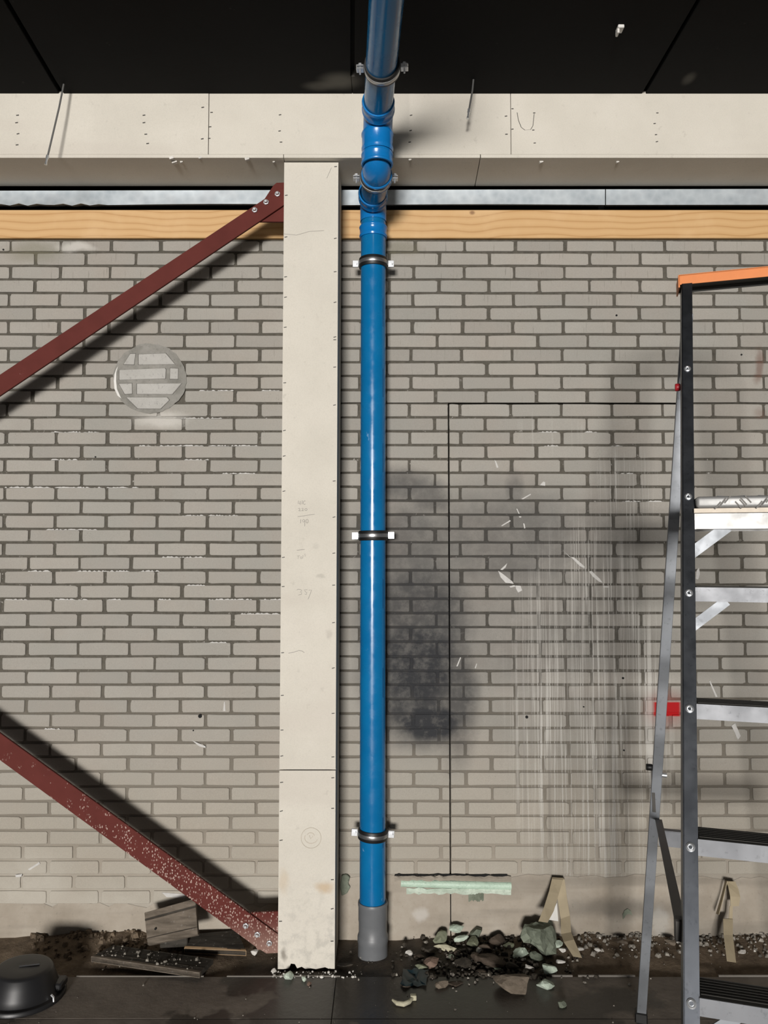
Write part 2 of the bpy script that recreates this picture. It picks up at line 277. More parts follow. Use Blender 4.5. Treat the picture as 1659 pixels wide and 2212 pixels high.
# ------------------------------------------------------------------ mesh helpers
ORG = {}
class MB:
    def __init__(s): s.v = []; s.f = []
    def add(s, vs, fs):
        o = len(s.v); s.v += [Vector(v) for v in vs]; s.f += [tuple(i + o for i in f) for f in fs]; return s
    def obox(s, c, ax, ay, az):                      # centre and three half-axis vectors
        c, ax, ay, az = map(Vector, (c, ax, ay, az)); vs = [c + ax*i + ay*j + az*k for i in (-1, 1) for j in (-1, 1) for k in (-1, 1)]
        return s.add(vs, [(0, 1, 3, 2), (4, 6, 7, 5), (0, 4, 5, 1), (2, 3, 7, 6), (0, 2, 6, 4), (1, 5, 7, 3)])
    def box(s, x0, x1, y0, y1, z0, z1):
        return s.obox(((x0+x1)/2, (y0+y1)/2, (z0+z1)/2), ((x1-x0)/2, 0, 0), (0, (y1-y0)/2, 0), (0, 0, (z1-z0)/2))
    def prism(s, pts, d):                             # polygon of 3D points pushed along vector d
        n = len(pts); d = Vector(d); pts = [Vector(p) for p in pts]
        return s.add(pts + [p + d for p in pts], [tuple(range(n)), tuple(range(2*n-1, n-1, -1))] + [(i, i+n, (i+1) % n+n, (i+1) % n) for i in range(n)])
    def tube(s, path, rad, n=24, caps=True):
        path = [Vector(p) for p in path]; rad = rad if isinstance(rad, (list, tuple)) else [rad]*len(path)
        t0 = (path[1]-path[0]).normalized(); a = t0.orthogonal().normalized(); vs = []; fs = []
        for i, p in enumerate(path):
            t = (path[min(i+1, len(path)-1)] - path[max(i-1, 0)])
            t = t.normalized() if t.length > 1e-9 else t0
            if i: a = (t0.rotation_difference(t) @ a).normalized()
            t0 = t; a = (a - t*a.dot(t)).normalized(); b = t.cross(a)
            vs += [p + (a*math.cos(2*PI*k/n) + b*math.sin(2*PI*k/n))*rad[i] for k in range(n)]
        for i in range(len(path)-1):
            for k in range(n): fs.append((i*n+k, i*n+(k+1) % n, (i+1)*n+(k+1) % n, (i+1)*n+k))
        if caps: fs += [tuple(range(n-1, -1, -1)), tuple(range((len(path)-1)*n, len(path)*n))]
        return s.add(vs, fs)
    def lathe(s, c, axis, prof, n=40, caps=(False, False)):   # prof: (distance along axis, radius)
        c = Vector(c); ax = Vector(axis).normalized(); a = ax.orthogonal().normalized(); b = ax.cross(a); vs = []
        for (z, r) in prof: vs += [c + ax*z + (a*math.cos(2*PI*k/n) + b*math.sin(2*PI*k/n))*r for k in range(n)]
        fs = [(i*n+k, i*n+(k+1) % n, (i+1)*n+(k+1) % n, (i+1)*n+k) for i in range(len(prof)-1) for k in range(n)]
        if caps[0]: fs.append(tuple(range(n-1, -1, -1)))
        if caps[1]: fs.append(tuple(range((len(prof)-1)*n, len(prof)*n)))
        return s.add(vs, fs)
    def ring(s, c, axis, r0, r1, h, n=32):            # hollow ring
        c = Vector(c); ax = Vector(axis).normalized(); a = ax.orthogonal().normalized(); b = ax.cross(a); vs = []
        for (r, z) in ((r0, -h/2), (r1, -h/2), (r1, h/2), (r0, h/2)):
            vs += [c + ax*z + (a*math.cos(2*PI*k/n) + b*math.sin(2*PI*k/n))*r for k in range(n)]
        return s.add(vs, [(j*n+k, j*n+(k+1) % n, ((j+1) % 4)*n+(k+1) % n, ((j+1) % 4)*n+k) for j in range(4) for k in range(n)])
    def ribbon(s, pairs, th):                         # strip of left/right points, given a thickness
        n = len(pairs); a = [Vector(p[0]) for p in pairs]; b = [Vector(p[1]) for p in pairs]; vs = []
        for i in range(n):
            t = (a[min(i+1, n-1)]+b[min(i+1, n-1)] - a[max(i-1, 0)]-b[max(i-1, 0)]); nn = t.cross(b[i]-a[i]); nn = nn.normalized()*th/2 if nn.length > 1e-9 else Vector((0, th/2, 0))
            vs += [a[i]+nn, b[i]+nn, b[i]-nn, a[i]-nn]
        fs = [(i*4+j, i*4+(j+1) % 4, i*4+4+(j+1) % 4, i*4+4+j) for i in range(n-1) for j in range(4)]
        return s.add(vs, fs + [(3, 2, 1, 0), (n*4-4, n*4-3, n*4-2, n*4-1)])
    def build(s, name, mat, parent=None, bev=0, smooth=False, kind=None, org=None, seg=1):
        base = ORG[parent.name] if parent else Vector(org or (0, 0, 0))
        me = bpy.data.meshes.new(name); me.from_pydata([v - base for v in s.v], [], s.f)
        bm = bmesh.new(); bm.from_mesh(me); bmesh.ops.recalc_face_normals(bm, faces=bm.faces)
        if bev: bmesh.ops.bevel(bm, geom=list(bm.edges), offset=bev, segments=seg, affect='EDGES', profile=.5)
        if smooth:
            for e in bm.edges: e.smooth = len(e.link_faces) < 2 or e.calc_face_angle(0) < math.radians(40)
            for f in bm.faces: f.smooth = True
        bm.to_mesh(me); bm.free(); me.materials.append(mat)
        o = bpy.data.objects.new(name, me); col.objects.link(o)
        if parent: o.parent = parent
        else: o.location = base
        ORG[o.name] = base
        if kind: o['kind'] = kind
        return o
def tag(o, label, cat, group=None):
    o['label'] = label; o['category'] = cat
    if group: o['group'] = group
    return o
def thing(name, label, cat, loc, group=None):
    o = bpy.data.objects.new(name, None); col.objects.link(o); o.location = loc; o.empty_display_size = .05
    ORG[o.name] = Vector(loc); return tag(o, label, cat, group)
def copy_part(src, parent, matrix):
    c = src.copy(); col.objects.link(c); c.parent = parent; c.matrix_local = matrix; return c

# ------------------------------------------------------------------ the walls: mortar beds and single bricks
JY = [517, 544.8, 574.2, 603.5, 633.1, 662.9, 692.8, 722.1, 752.4, 782.3, 812.1, 842.3, 870.7, 901.6, 931.7, 961.4, 991.4, 1021.3, 1051.5, 1081.4,
      1111.7, 1142.3, 1171.7, 1201.8, 1231.9, 1262.6, 1293.3, 1324.2, 1354.7, 1386.1, 1417.9, 1449.1, 1479, 1509.7, 1541.3, 1572.6, 1604, 1635,
      1666.5, 1699, 1730.8, 1762.2, 1794, 1826.2, 1858, 1890.8, 1922.5, 1955, 1988, 2021]
JZ = [zof(y, YW) for y in JY]
ZT = JZ[0]; ZB = -.06
XC = .281; XR = 1.306; ZC = JZ[12]
def struct(name, mb, mat, bev=0): return mb.build(name, mat, bev=bev, kind='structure')
wl = struct('wall_left', MB().box(-3.6, -.30, YM, 3.44, ZB, ZT), MORTAR); wl['label'] = 'grey brick wall bay left of the boxed column'
m = MB().box(-.30, 3.6, YM, 3.44, ZC + .002, ZT); m.box(-.30, XC - .0028, YM, 3.44, ZB, ZC); m.box(XR + .002, 3.6, YM, 3.44, ZB, ZC)
wr = struct('wall_right', m, MORTAR); wr['label'] = 'grey brick wall bay right of the boxed column'
wi = struct('wall_infill', MB().box(XC + .0028, XR - .002, YM + .0003, 3.44, ZB, ZC - .005), MORTAR); wi['label'] = 'walled-up opening with sooty bricks and pale paint runs'
wb = struct('light_block_back', MB().box(-3.6, 3.6, 3.46, 3.5, -.06, 3.7), BLACK); wb['label'] = 'dark backing added behind the brickwork to stop stray light'  # added board that keeps background light from leaking through the gaps

BL, BH, BD = .2085, .0522, .022
def brick_mesh(i):
    """one brick face: eight or more outline points, a chamfer and short sides"""
    r = random.Random(100 + i); hl, hh = BL/2, BH/2
    def cc(): return r.choice((.003, .003, .004, .005, .007)) if r.random() < .88 else r.uniform(.009, .016)
    j = lambda: r.uniform(-.0011, .0011)
    pts = []
    for (sx, sz) in ((-1, -1), (1, -1), (1, 1), (-1, 1)):
        c1, c2 = cc(), min(cc(), .016)
        a = (sx*(hl) + j(), sz*(hh-c2)); b = (sx*(hl-c1), sz*hh + j())
        pts += [a, b] if sx*sz > 0 else [b, a]
        if sx*sz < 0 and r.random() < .6: pts.append((sx*hl + j(), r.uniform(-.3, .3)*hh)) if sx > 0 else pts.append((sx*hl+j(), r.uniform(-.3, .3)*hh))
        elif sx*sz > 0: pts.append((r.uniform(-.5, .5)*hl, sz*hh + j()))
    n = len(pts); k = .0016
    def ins(p): return (p[0] - math.copysign(k, p[0]) if abs(p[0]) > hl*.8 else p[0], p[1] - math.copysign(k, p[1]) if abs(p[1]) > hh*.6 else p[1])
    tilt = r.uniform(-.0006, .0006)
    vs = [(ins(p)[0], tilt*p[0]/hl, ins(p)[1]) for p in pts] + [(p[0], .0016, p[1]) for p in pts] + [(p[0], BD, p[1]) for p in pts]
    fs = [tuple(range(n))]
    for q in (0, n): fs += [(q+i2, q+n+i2, q+n+(i2+1) % n, q+(i2+1) % n) for i2 in range(n)]
    me = bpy.data.meshes.new('brick'); me.from_pydata(vs, [], fs)
    bm = bmesh.new(); bm.from_mesh(me); bmesh.ops.recalc_face_normals(bm, faces=bm.faces)
    if bm.faces[:][0].normal.y > 0: bmesh.ops.reverse_faces(bm, faces=bm.faces)
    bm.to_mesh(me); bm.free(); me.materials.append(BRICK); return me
BM = [brick_mesh(i) for i in range(18)]
rb = random.Random(5)
def place_brick(x0, x1, z0, z1, parent, out=None):
    L, h = x1 - x0, z1 - z0
    if L < .012: return
    me = BM[rb.randrange(18)]
    cx, cz = (x0+x1)/2, (z0+z1)/2; y = YW + rb.uniform(-.0009, .0016); mir = rb.choice((-1, 1))
    if out is not None:
        out.add([(cx + v.co.x*L/BL, y + v.co.y, cz + v.co.z*h/BH) for v in me.vertices], [tuple(p.vertices) for p in me.polygons]); return
    o = bpy.data.objects.new('brick', me); col.objects.link(o); o.parent = parent
    o.location = (cx, y, cz); o.scale = (L/BL, 1, h/BH); o.rotation_euler = (0, rb.uniform(-.0035, .0035), 0)
    return o
CP = P(324, 818, YW); CRX, CRZ = 78*.00204, 75*.00204
def pl(k): # phase of the right-hand bond, drifting with the course
    t = [(1, .0265), (13, .002), (22, .0), (28, .005), (36, .015), (40, .02), (49, .024)]
    for (a, pa), (b, pb) in zip(t, t[1:]):
        if a <= k <= b: return pa + (pb-pa)*(k-a)/(b-a)
    return .02
extraL, extraR = MB(), MB(); GAP = .0063; HG = .0049
for k in range(1, 50):
    z1, z0 = JZ[k-1] - HG, JZ[k] + HG
    if k == 1: z1 -= .003
    ph = -1.421 if k % 2 else -1.530
    if k <= 47:
        x = ph - .22*6
        while x < -.36:
            j = rb.uniform(-.003, .003); a, b = x + GAP + j, x + .22 - GAP + rb.uniform(-.002, .002)
            cx, cz = (a+b)/2, (z0+z1)/2
            inside = sum((((xx-CP.x)/CRX)**2 + ((zz-CP.z)/CRZ)**2) < 1 for xx in (a, cx-.05, cx, cx+.05, b) for zz in (z0, z1)) >= 9
            if not inside:
                if b < -1.745 or k > 46: place_brick(a, b, z0, z1, wl, extraL)
                else: place_brick(a, min(b, -.345), z0, z1, wl)
            x += .22
    if k <= 45:
        x = pl(k) + (.11 if k % 2 else 0) - .22*3
        while x < 2.6:
            j = rb.uniform(-.003, .003); a, b = x + GAP + j, x + .22 - GAP + rb.uniform(-.002, .002); x += .22
            if b < -.235: continue
            a = max(a, -.245)
            if k <= 12:
                zz0 = z0 - .002 if k == 12 else z0
                if b > 1.735: place_brick(a, b, zz0, z1, wr, extraR)
                else: place_brick(a, b, zz0, z1, wr)
            else:
                zz1 = z1
                for (lo, hi, par) in ((-.245, XC - .0034, wr), (XC + .0034, XR - .004, wi), (XR + .004, 2.9, wr)):
                    aa, bb = max(a, lo), min(b, hi)
                    if bb - aa > .012:
                        if bb > 1.735: place_brick(aa, bb, z0, zz1, par, extraR)
                        else: place_brick(aa, bb, z0, zz1, par)
extraL.build('brick_course', BRICK, wl, kind='stuff'); extraR.build('brick_course', BRICK, wr, kind='stuff')

# cement render along the foot of the wall, uneven sheets
def render_sheet(x0, x1, ztop, parent, seed, amp=.02):
    r = random.Random(seed); nx = max(6, int((x1-x0)/.04)); nz = 7; vs = []; fs = []
    tops = [ztop + r.uniform(-amp, amp*.6) for _ in range(nx+1)]
    for i in range(nx+1):
        for j in range(nz+1):
            f = j/nz; x = x0 + (x1-x0)*i/nx
            y = YW - .0022 - .0065*(1-f)**2 - r.uniform(0, .0022)
            if j == nz: y = YW + .004
            vs.append((x, y, ZB + (tops[i]-ZB)*f if j == nz else ZB + (min(tops[i], tops[i])-ZB)*f*.985))
    for i in range(nx):
        for j in range(nz): q = i*(nz+1)+j; fs.append((q, q+nz+1, q+nz+2, q+1))
    return MB().add(vs, fs).build('cement_render', RENDER, parent, smooth=True)
render_sheet(-3.6, -.32, JZ[47] + .005, wl, 3); render_sheet(-.30, XC - .003, JZ[45] - .002, wr, 4, .01)
render_sheet(XC + .003, XR - .002, JZ[45] - .002, wi, 5, .01); render_sheet(XR + .003, 3.6, JZ[45] - .01, wr, 6, .015)

# plaster left on the upper edges of some courses
r = random.Random(8)
def ridge(mb, x0, x1, z):
    n = max(4, int((x1-x0)/.006)); vs = []; fs = []
    hs = [r.uniform(.0008, .006)*(r.random() < .85) for _ in range(n+1)]; hs[0] = hs[-1] = .0003
    for i in range(n+1):
        x = x0 + (x1-x0)*i/n; vs += [(x, YW - .0018, z), (x, YW - .0014, z + hs[i] + .0004), (x, YW + .006, z + hs[i]*.6 + .0004), (x, YW + .006, z)]
    for i in range(n): fs += [(i*4+j, i*4+(j+1) % 4, i*4+4+(j+1) % 4, i*4+4+j) for j in range(4)]
    mb.add(vs, fs)
mb = MB()
for (xa, xb, k) in ((110, 175, 14), (180, 215, 14), (345, 440, 15), (450, 560, 15), (110, 168, 16), (398, 452, 16), (10, 110, 18), (118, 220, 18), (230, 300, 18), (480, 555, 17),
                    (100, 210, 21), (60, 110, 24), (165, 280, 24), (300, 345, 24), (393, 440, 20), (450, 515, 20), (350, 445, 23), (10, 60, 26), (118, 190, 26), (230, 262, 26),
                    (342, 370, 26), (450, 545, 26), (560, 608, 26), (520, 605, 27), (450, 490, 29), (400, 450, 25), (300, 330, 15), (430, 505, 11), (565, 605, 11), (390, 480, 13), (96, 130, 35)):
    za = JZ[k] - HG - .0005; pa, pb = P(xa, JY[k], YW).x, P(xb, JY[k], YW).x
    ridge(mb, pa, pb, za)
mb.build('plaster_residue', PAINT, wl, kind='stuff')
mb = MB()
for (xa, xb, k) in ((1160, 1205, 14), (1262, 1290, 14), (1175, 1206, 15), (1320, 1345, 15), (1340, 1372, 17), (1340, 1430, 19)):
    ridge(mb, P(xa, JY[k], YW).x, P(xb, JY[k], YW).x, JZ[k] - HG - .0005)
mb.build('plaster_residue', PAINT, wi, kind='stuff')

# round patched core hole: mortar disc with cut brick pieces set into it
def crop8(p): return P(230 + p[0]/8.295, 720 + p[1]/8.295, YW)
pts = []
for i in range(56):
    a = 2*PI*i/56; q = 1 + r.uniform(-.018, .018); pts.append(P(324 + 79*q*math.cos(a), 818 + 75.5*q*math.sin(a), YW))
patch = MB().prism([Vector((p.x, YW - .0032, p.z)) for p in pts], (0, .02, 0)).build('mortar_patch', PATCH, wl); patch['label'] = 'round pale mortar patch filling an old pipe hole'
for poly in (((430, 370), (525, 370), (500, 565), (310, 560)), ((580, 380), (1065, 360), (1235, 560), (580, 568)), ((235, 660), (1050, 625), (1070, 650), (1060, 815), (235, 840)),
             ((1145, 625), (1290, 635), (1285, 825), (1140, 822)), ((225, 905), (462, 900), (465, 1085), (335, 1095)), ((550, 905), (1350, 900), (1185, 1095), (550, 1092)),
             ((360, 1150), (1090, 1150), (1130, 1200), (975, 1355), (565, 1352))):
    P8 = [crop8(p) for p in poly]
    MB().prism([Vector((p.x, YW - .0052, p.z)) for p in P8], (0, .012, 0)).build('brick', PATCHB, patch, bev=.0014)
    ctr = sum(P8, Vector())/len(P8)      # dark shrinkage gap round the piece
    MB().prism([Vector((p.x, YW - .00345, p.z)) + (Vector((p.x, 0, p.z))-Vector((ctr.x, 0, ctr.z))).normalized()*.0026 for p in P8], (0, .004, 0)).build('joint_gap', simple('dark_joint_mortar', (.10, .095, .085), .95) if 'dark_joint_mortar' not in bpy.data.materials else bpy.data.materials['dark_joint_mortar'], patch)
sh = [crop8(p) for p in ((215, 590), (185, 700), (180, 850), (195, 1000), (270, 1170), (205, 1120), (150, 1000), (138, 850), (150, 740), (180, 650))]
MB().prism([Vector((p.x, YW - .005, p.z)) for p in sh], (0, .006, 0)).build('plaster_sliver', WHITE, patch)

# drill holes, paint flecks
def disc(px, py, rp, Y, parent, name, mat, n=12):
    c = P(px, py, Y); k = Y/FPX
    MB().prism([c + Vector((math.cos(2*PI*i/n)*rp*k, 0, math.sin(2*PI*i/n)*rp*k)) for i in range(n)], (0, .003, 0)).build(name, mat, parent)
for (px, py, rp, par) in ((432, 1547, 4.2, wl), (417.5, 1578, 1.6, wl), (206, 987, 1.8, wl), (1138, 1549, 3.2, wi), (1346, 1465, 2.4, wi), (1261, 1527, 1.6, wi), (1348, 1621, 1.9, wi), (1332, 681, 2.2, wr), (1602, 766, 2, wr), (7, 539, 2, wl)):
    disc(px, py, rp, YW - .0022, par, 'drill_hole', BLACK)
def smear(pp, parent, Y=YW - .0024, mat=None, name='paint_smear'):
    MB().prism([P(a, b, Y) for (a, b) in pp], (0, .0022, 0)).build(name, mat or PAINT, parent)
def c5(*q): return [(830 + a/2.633, 850 + b/2.633) for a, b in q]
for q in (((627, 378), (636, 385), (650, 420), (640, 424)), ((885, 522), (905, 500), (916, 505), (915, 525)), ((780, 600), (832, 570), (834, 576), (790, 602)), ((751, 655), (757, 656), (770, 684), (764, 684)),
          ((664, 752), (715, 720), (720, 726), (672, 754)), ((790, 738), (798, 740), (803, 766), (796, 768)), ((766, 698), (780, 699), (779, 705), (767, 705)), ((660, 1002), (700, 965), (690, 990), (672, 1004)),
          ((648, 1008), (672, 1024), (730, 1070), (735, 1082), (690, 1076), (662, 1045)), ((712, 1096), (740, 1090), (748, 1098), (718, 1104)), ((746, 1092), (776, 1094), (784, 1120), (762, 1132), (750, 1112)),
          ((1005, 880), (1030, 905), (1065, 936), (1050, 926)), ((1062, 930), (1080, 932), (1140, 984), (1138, 994), (1110, 980)), ((1165, 1012), (1180, 1010), (1226, 1054), (1242, 1076), (1222, 1070), (1184, 1040)),
          ((1244, 1097), (1276, 1097), (1276, 1103), (1246, 1102)), ((410, 1552), (432, 1500), (437, 1502), (418, 1552)), ((515, 1562), (524, 1536), (528, 1538), (520, 1564)), ((1060, 1010), (1062, 1008), (1064, 1012))):
    if len(q) > 3: smear(c5(*q), wi)
for q in (((1505, 1232), (1510, 1226), (1512, 1240), (1508, 1252), (1503, 1250)), ((1580, 1568), (1588, 1562), (1600, 1590), (1594, 1598), (1586, 1580)), ((1532, 1472), (1534, 1470), (1550, 1505), (1546, 1506))):
    smear(list(q), wr)
for q in (((414, 1599), (421, 1602), (444, 1612), (444, 1616), (430, 1612)), ((484, 1516), (486, 1516), (487, 1536), (482, 1536)), ((60, 1878), (85, 1862), (86, 1866), (64, 1880)), ((33, 1890), (48, 1888), (46, 1894), (34, 1895)), ((350, 1928), (402, 1932), (400, 1940), (360, 1938))):
    smear(list(q), wl)

smear([(1345, 1976), (1349, 1967), (1356, 1963), (1363, 1968), (1366, 1978), (1360, 1974), (1353, 1976), (1346, 1986)], wr, YW - .0105, GREENG, 'moss_spot')
# ------------------------------------------------------------------ ceiling
ZC_ = 1.867 + H
def C(px, py, z=ZC_): r_ = ray(px, py); r_ = r_*((z - H)/r_.z); return Vector((r_.x, r_.y, z))
ce = struct('ceiling', MB().box(-4.5, 4.5, -16, 3.5, ZC_ + .03, ZC_ + .16), BLACK); ce['label'] = 'black boarded ceiling'
def ext(a, b, Y): a, b = C(*a), C(*b); t = (Y-a.y)/(b.y-a.y); return a + (b-a)*t
YB, YF = 3.062, -15.9
def panel(pts): MB().prism([Vector((p[0], p[1], ZC_)) for p in pts], (0, 0, .03)).build('ceiling_panel', CEIL, ce, bev=.002)
L1 = [((7, 0), (126, 200)), ((18, 0), (136, 200))]; R1 = [((1505, 0), (1391, 195)), ((1514, 0), (1399, 195))]; Mx = [((757.5, 0), (757, 165)), ((767, 0), (766, 165))]
pM = C(757, 165).y
panel([(-4.4, YF), (*ext(*L1[0], YF).xy,), (*ext(*L1[0], YB).xy,), (-4.4, YB)])
a = ext(*Mx[0], YB); b = ext(*Mx[1], YB)
panel([ext(*L1[1], YF).xy, ext(*Mx[0], YF).xy, ext(*Mx[0], pM).xy, ((a.x+b.x)/2 - .0006, pM), ((a.x+b.x)/2 - .0006, YB), ext(*L1[1], YB).xy])
panel([ext(*Mx[1], YF).xy, ext(*R1[0], YF).xy, ext(*R1[0], YB).xy, ((a.x+b.x)/2 + .0006, YB), ((a.x+b.x)/2 + .0006, pM), ext(*Mx[1], pM).xy])
panel([ext(*R1[1], YF).xy, (4.4, YF), (4.4, YB), ext(*R1[1], YB).xy])
# small white clip on the ceiling and two hanging wires
c = C(1338, 60); t = thing('ceiling_clip', 'small white clip fixed to the black ceiling', 'clip', c)
MB().box(c.x-.010, c.x+.012, c.y-.020, c.y+.014, ZC_-.012, ZC_).build('base', WHITE, t, bev=.002)
MB().box(c.x-.012, c.x-.004, c.y-.016, c.y+.010, ZC_-.028, ZC_-.012).build('jaw', PALE, t, bev=.0015)
def hanger(a, b, lab, drop):
    a = Vector(a); b = Vector(b); t = thing('hanger_wire', lab, 'wire', a); d = (b-a)
    MB().tube([a + Vector((0, 0, .004)), a + d*.3 + Vector((.002, 0, 0)), b], .0036, 8).build('wire', RODM, t, smooth=True)
    MB().lathe(b, d, [(-.03, .0036), (-.028, .006), (-.014, .006), (-.012, .004), (.004, .004), (.012, .0062)], 8, (True, True)).build('end_nut', ZINC, t)
p = C(138, 182); hanger(p, P(100, 350, p.y - .03), 'longer thin steel hanger wire at the left, hanging in front of the beam', .3)
p = C(1023, 172); hanger(p, P(1011, 250, p.y - .01), 'short thin steel hanger wire right of the blue pipe', .15)

# ------------------------------------------------------------------ beam casing
YBm = 3.06
def strip(x0, x1, y0, y1, Y, d): # rectangle by image corners on plane Y, pushed back by d
    return MB().prism([P(x0, y0, Y), P(x1, y0, Y), P(x1, y1, Y), P(x0, y1, Y)], (0, d, 0))
beam = thing('beam_casing', 'cream board casing of the long beam under the black ceiling', 'beam casing', (0, YBm, zof(340, YBm)))
zl, zs, zt = zof(333.5, YBm), zof(341, YBm), ZC_ + .01
xj = [P(450, 270, YBm).x, P(1103, 270, YBm).x]
fb = []
for (xa, xb) in ((-3.2, xj[0]), (xj[0] + .0022, xj[1]), (xj[1] + .0022, 3.2)):
    fb.append(MB().box(xa, xb, YBm + (0 if xa < -1 else .001), YBm + .016, zl + (.001 if xa > -1 else .0005), zt).build('front_board', BOARD, beam, bev=.0012))
x612, xs = P(612, 337, YBm).x, P(1037, 337, YBm).x; xs2 = P(1025, 405, 3.31).x
for (xa, xb, xc, xd) in ((-3.2, x612, x612, -3.2), (x612 + .002, xs, xs2, x612 + .002), (xs + .003, 3.2, 3.2, xs2 + .003)):
    MB().prism([(xa, YBm - .001, zs), (xb, YBm - .001, zs), (xc, 3.305, zs), (xd, 3.305, zs)], (0, 0, zl - zs)).build('soffit_board', BOARD, beam, bev=.0012)
ST_ME = {}
def staple(px, py, Y, parent, w_=6, h_=1.6, rot=.15):
    c = P(px, py, Y - .0004); k = Y/FPX
    if 'm' not in ST_ME:
        o = MB().obox(ORG[parent.name], (.5, 0, 0), (0, .0009, 0), (0, 0, .5)).build('staple', MARK, parent); ST_ME['m'] = o
    else: o = ST_ME['m'].copy(); col.objects.link(o); o.parent = parent
    o.location = c - ORG[parent.name]; o.scale = (w_*k, 1, h_*k); o.rotation_euler = (0, -rot*random.uniform(.2, 1.8), 0)
for (px, py) in ((38, 249), (36, 265), (39, 289), (37, 313), (311, 249), (311, 265), (315, 290), (319, 310), (438, 232), (437, 300)): staple(px, py, YBm, fb[0], 6, 2.2)
for (px, py) in ((457, 243), (454, 274), (452, 299), (605, 248), (604, 283), (607, 307), (888, 249), (887, 282), (885, 307), (1093, 251), (1094, 290)): staple(px, py, YBm + .001, fb[1], 5.5, 2)
for (px, py) in ((1107, 235), (1107, 279), (1154, 244), (1152, 281), (1155, 309), (1420, 244), (1414, 267), (1417, 291), (1419, 306)): staple(px, py, YBm + .001, fb[2], 5, 1.8)
k = YBm/FPX; mb = MB()   # hairline curve scratched into the right board
cv = [(1117, 243), (1120, 260), (1126, 275), (1134, 281), (1146, 280), (1151, 272), (1154, 246)]
mb.ribbon([(P(a-.6, b, YBm - .0002), P(a+.6, b, YBm - .0002)) for a, b in cv], .0008); mb.build('scratch', MARK, fb[2])
mb = MB()   # torn lumps along the lower edge
for (px, py, s) in ((371, 342, 5), (380, 355, 6), (433, 341, 4), (395, 352, 3), (534, 344, 5), (593, 353, 2.5), (885, 346, 3), (1167, 356, 4), (1331, 363, 3)):
    c = P(px, py, YBm + .004) if py < 346 else Vector((P(px, py, YBm + .05).x, YBm + (.012 if py < 350 else .03), zs - .002))
    kk = s*.0017; mb.obox(c, (kk, .0, .3*kk), (0, kk*.8, 0), (-.2*kk, 0, kk*.55))
mb.build('torn_lump', PALE, beam, kind='stuff')

# galvanised flashing, timber plate
t = thing('metal_flashing', 'galvanised sheet strip between the beam casing and the timber', 'flashing', (0, 3.30, zof(443, 3.30)))
YG = 3.303
def flash(x0, x1, wavy):
    n = 90; vs = []; fs = []; rr = random.Random(2)
    for i in range(n+1):
        px = x0 + (x1-x0)*i/n; wv = 0; by = 0
        if wavy:
            if px < 225: wv = 2.6*math.sin(px*.19) + 1.2; by = .006*(1+math.sin(px*.19))
            else: wv = 2.5*math.sin((px-225)/170) ; 
        elif px < 1000: wv = 2*math.sin((px-830)/60) if px > 830 else 0
        yb = (443 - wv) if px < 700 else 443 - (px-700)*.0008 + wv*.6
        for (py, dy) in ((410 - (px-830)*.0024, 0), (425, .001*math.sin(px*.02)), (yb, -.002 - by)): q = P(px, py, YG + dy); vs.append(q)
        q = P(px, yb, YG - .002 - by); vs.append((q.x, YG + .02, q.z + .004))
    for i in range(n): fs += [(i*4+j, i*4+4+j, i*4+5+j, i*4+1+j) for j in range(3)]
    return MB().add(vs, fs).build('metal_strip', GALV, t, smooth=True)
flash(-420, 1307, True); flash(1309, 2150, False)
tb = tag(strip(-340, 2000, 453, 514, 3.309, .085).build('timber_plate', TIMBER, bev=.003), 'pale spruce timber lying along the top of the brick wall', 'timber')

# ------------------------------------------------------------------ column casing
YCf = 3.087
def colx(py, side): # leaning edges of the boxed column
    f = (py - 351)/(2095 - 351); return (614 + (600-614)*f) if side < 0 else (731 + (723-731)*f)
column = thing('column_casing', 'cream board casing round the column between the two wall bays', 'column casing', (-.3, YCf, 0))
def cboard(y0, y1):
    pts = [P(colx(y0, -1), y0, YCf), P(colx(y0, 1), y0, YCf), P(colx(y1, 1), y1, YCf), P(colx(y1, -1), y1, YCf)]
    if y1 > 2000:      # ragged foot
        q = pts[:3]
        for fx, hz in ((.10, .004), (.17, .010), (.24, .007), (.33, .003), (.42, .006), (.52, .004), (.58, .012), (.66, .006), (.70, .022), (.77, .024), (.80, .006), (.9, .003)):
            px = 723 - 123*fx; p_ = P(px, 2094, YCf); q.append(Vector((p_.x, YCf, hz)))
        pts = q + [pts[3]]
        pts[2] = Vector((pts[2].x, YCf, .004)); pts[-1] = Vector((pts[-1].x, YCf, .003))
    return MB().prism(pts, (0, .015, 0)).build('front_board', BOARD, column)
ub, lb = cboard(351, 1662), cboard(1664.5, 2095)
lb['label'] = 'lower front board with a filled round hole'
xl0, xl1 = P(614, 351, YCf).x, P(600, 2095, YCf).x; xr0, xr1 = P(731, 351, YCf).x, P(723, 2095, YCf).x; zt_ = zof(351, YCf)
for (xa, xb, d) in ((xl0, xl1, .015), (xr0 - .015, xr1 - .015, .015)):
    MB().prism([(xa, YCf + .0155, zt_), (xb, YCf + .0155, .002), (xb, YM - .002, .002), (xa, YM - .002, zt_)], (d, 0, 0)).build('side_board', BOARD, column)
for y in (422, 512, 598, 642, 707, 827, 930, 985, 1061, 1204, 1267, 1410, 1502, 1577, 1633): staple(colx(y, -1) + 5, y, YCf, ub, 6, 1.7)
for y in (360, 515, 587, 653, 728, 734, 793, 875, 1039, 1117, 1195, 1264, 1345, 1443, 1541, 1635): staple(colx(y, 1) - 6, y, YCf, ub, 6, 1.7)
for y in (1690, 1752, 1815, 1990): staple(colx(y, -1) + 5, y, YCf, lb, 6.5, 1.8)
for y in (1680, 1746, 1900, 1963, 2033): staple(colx(y, 1) - 6, y, YCf, lb, 6, 1.8)
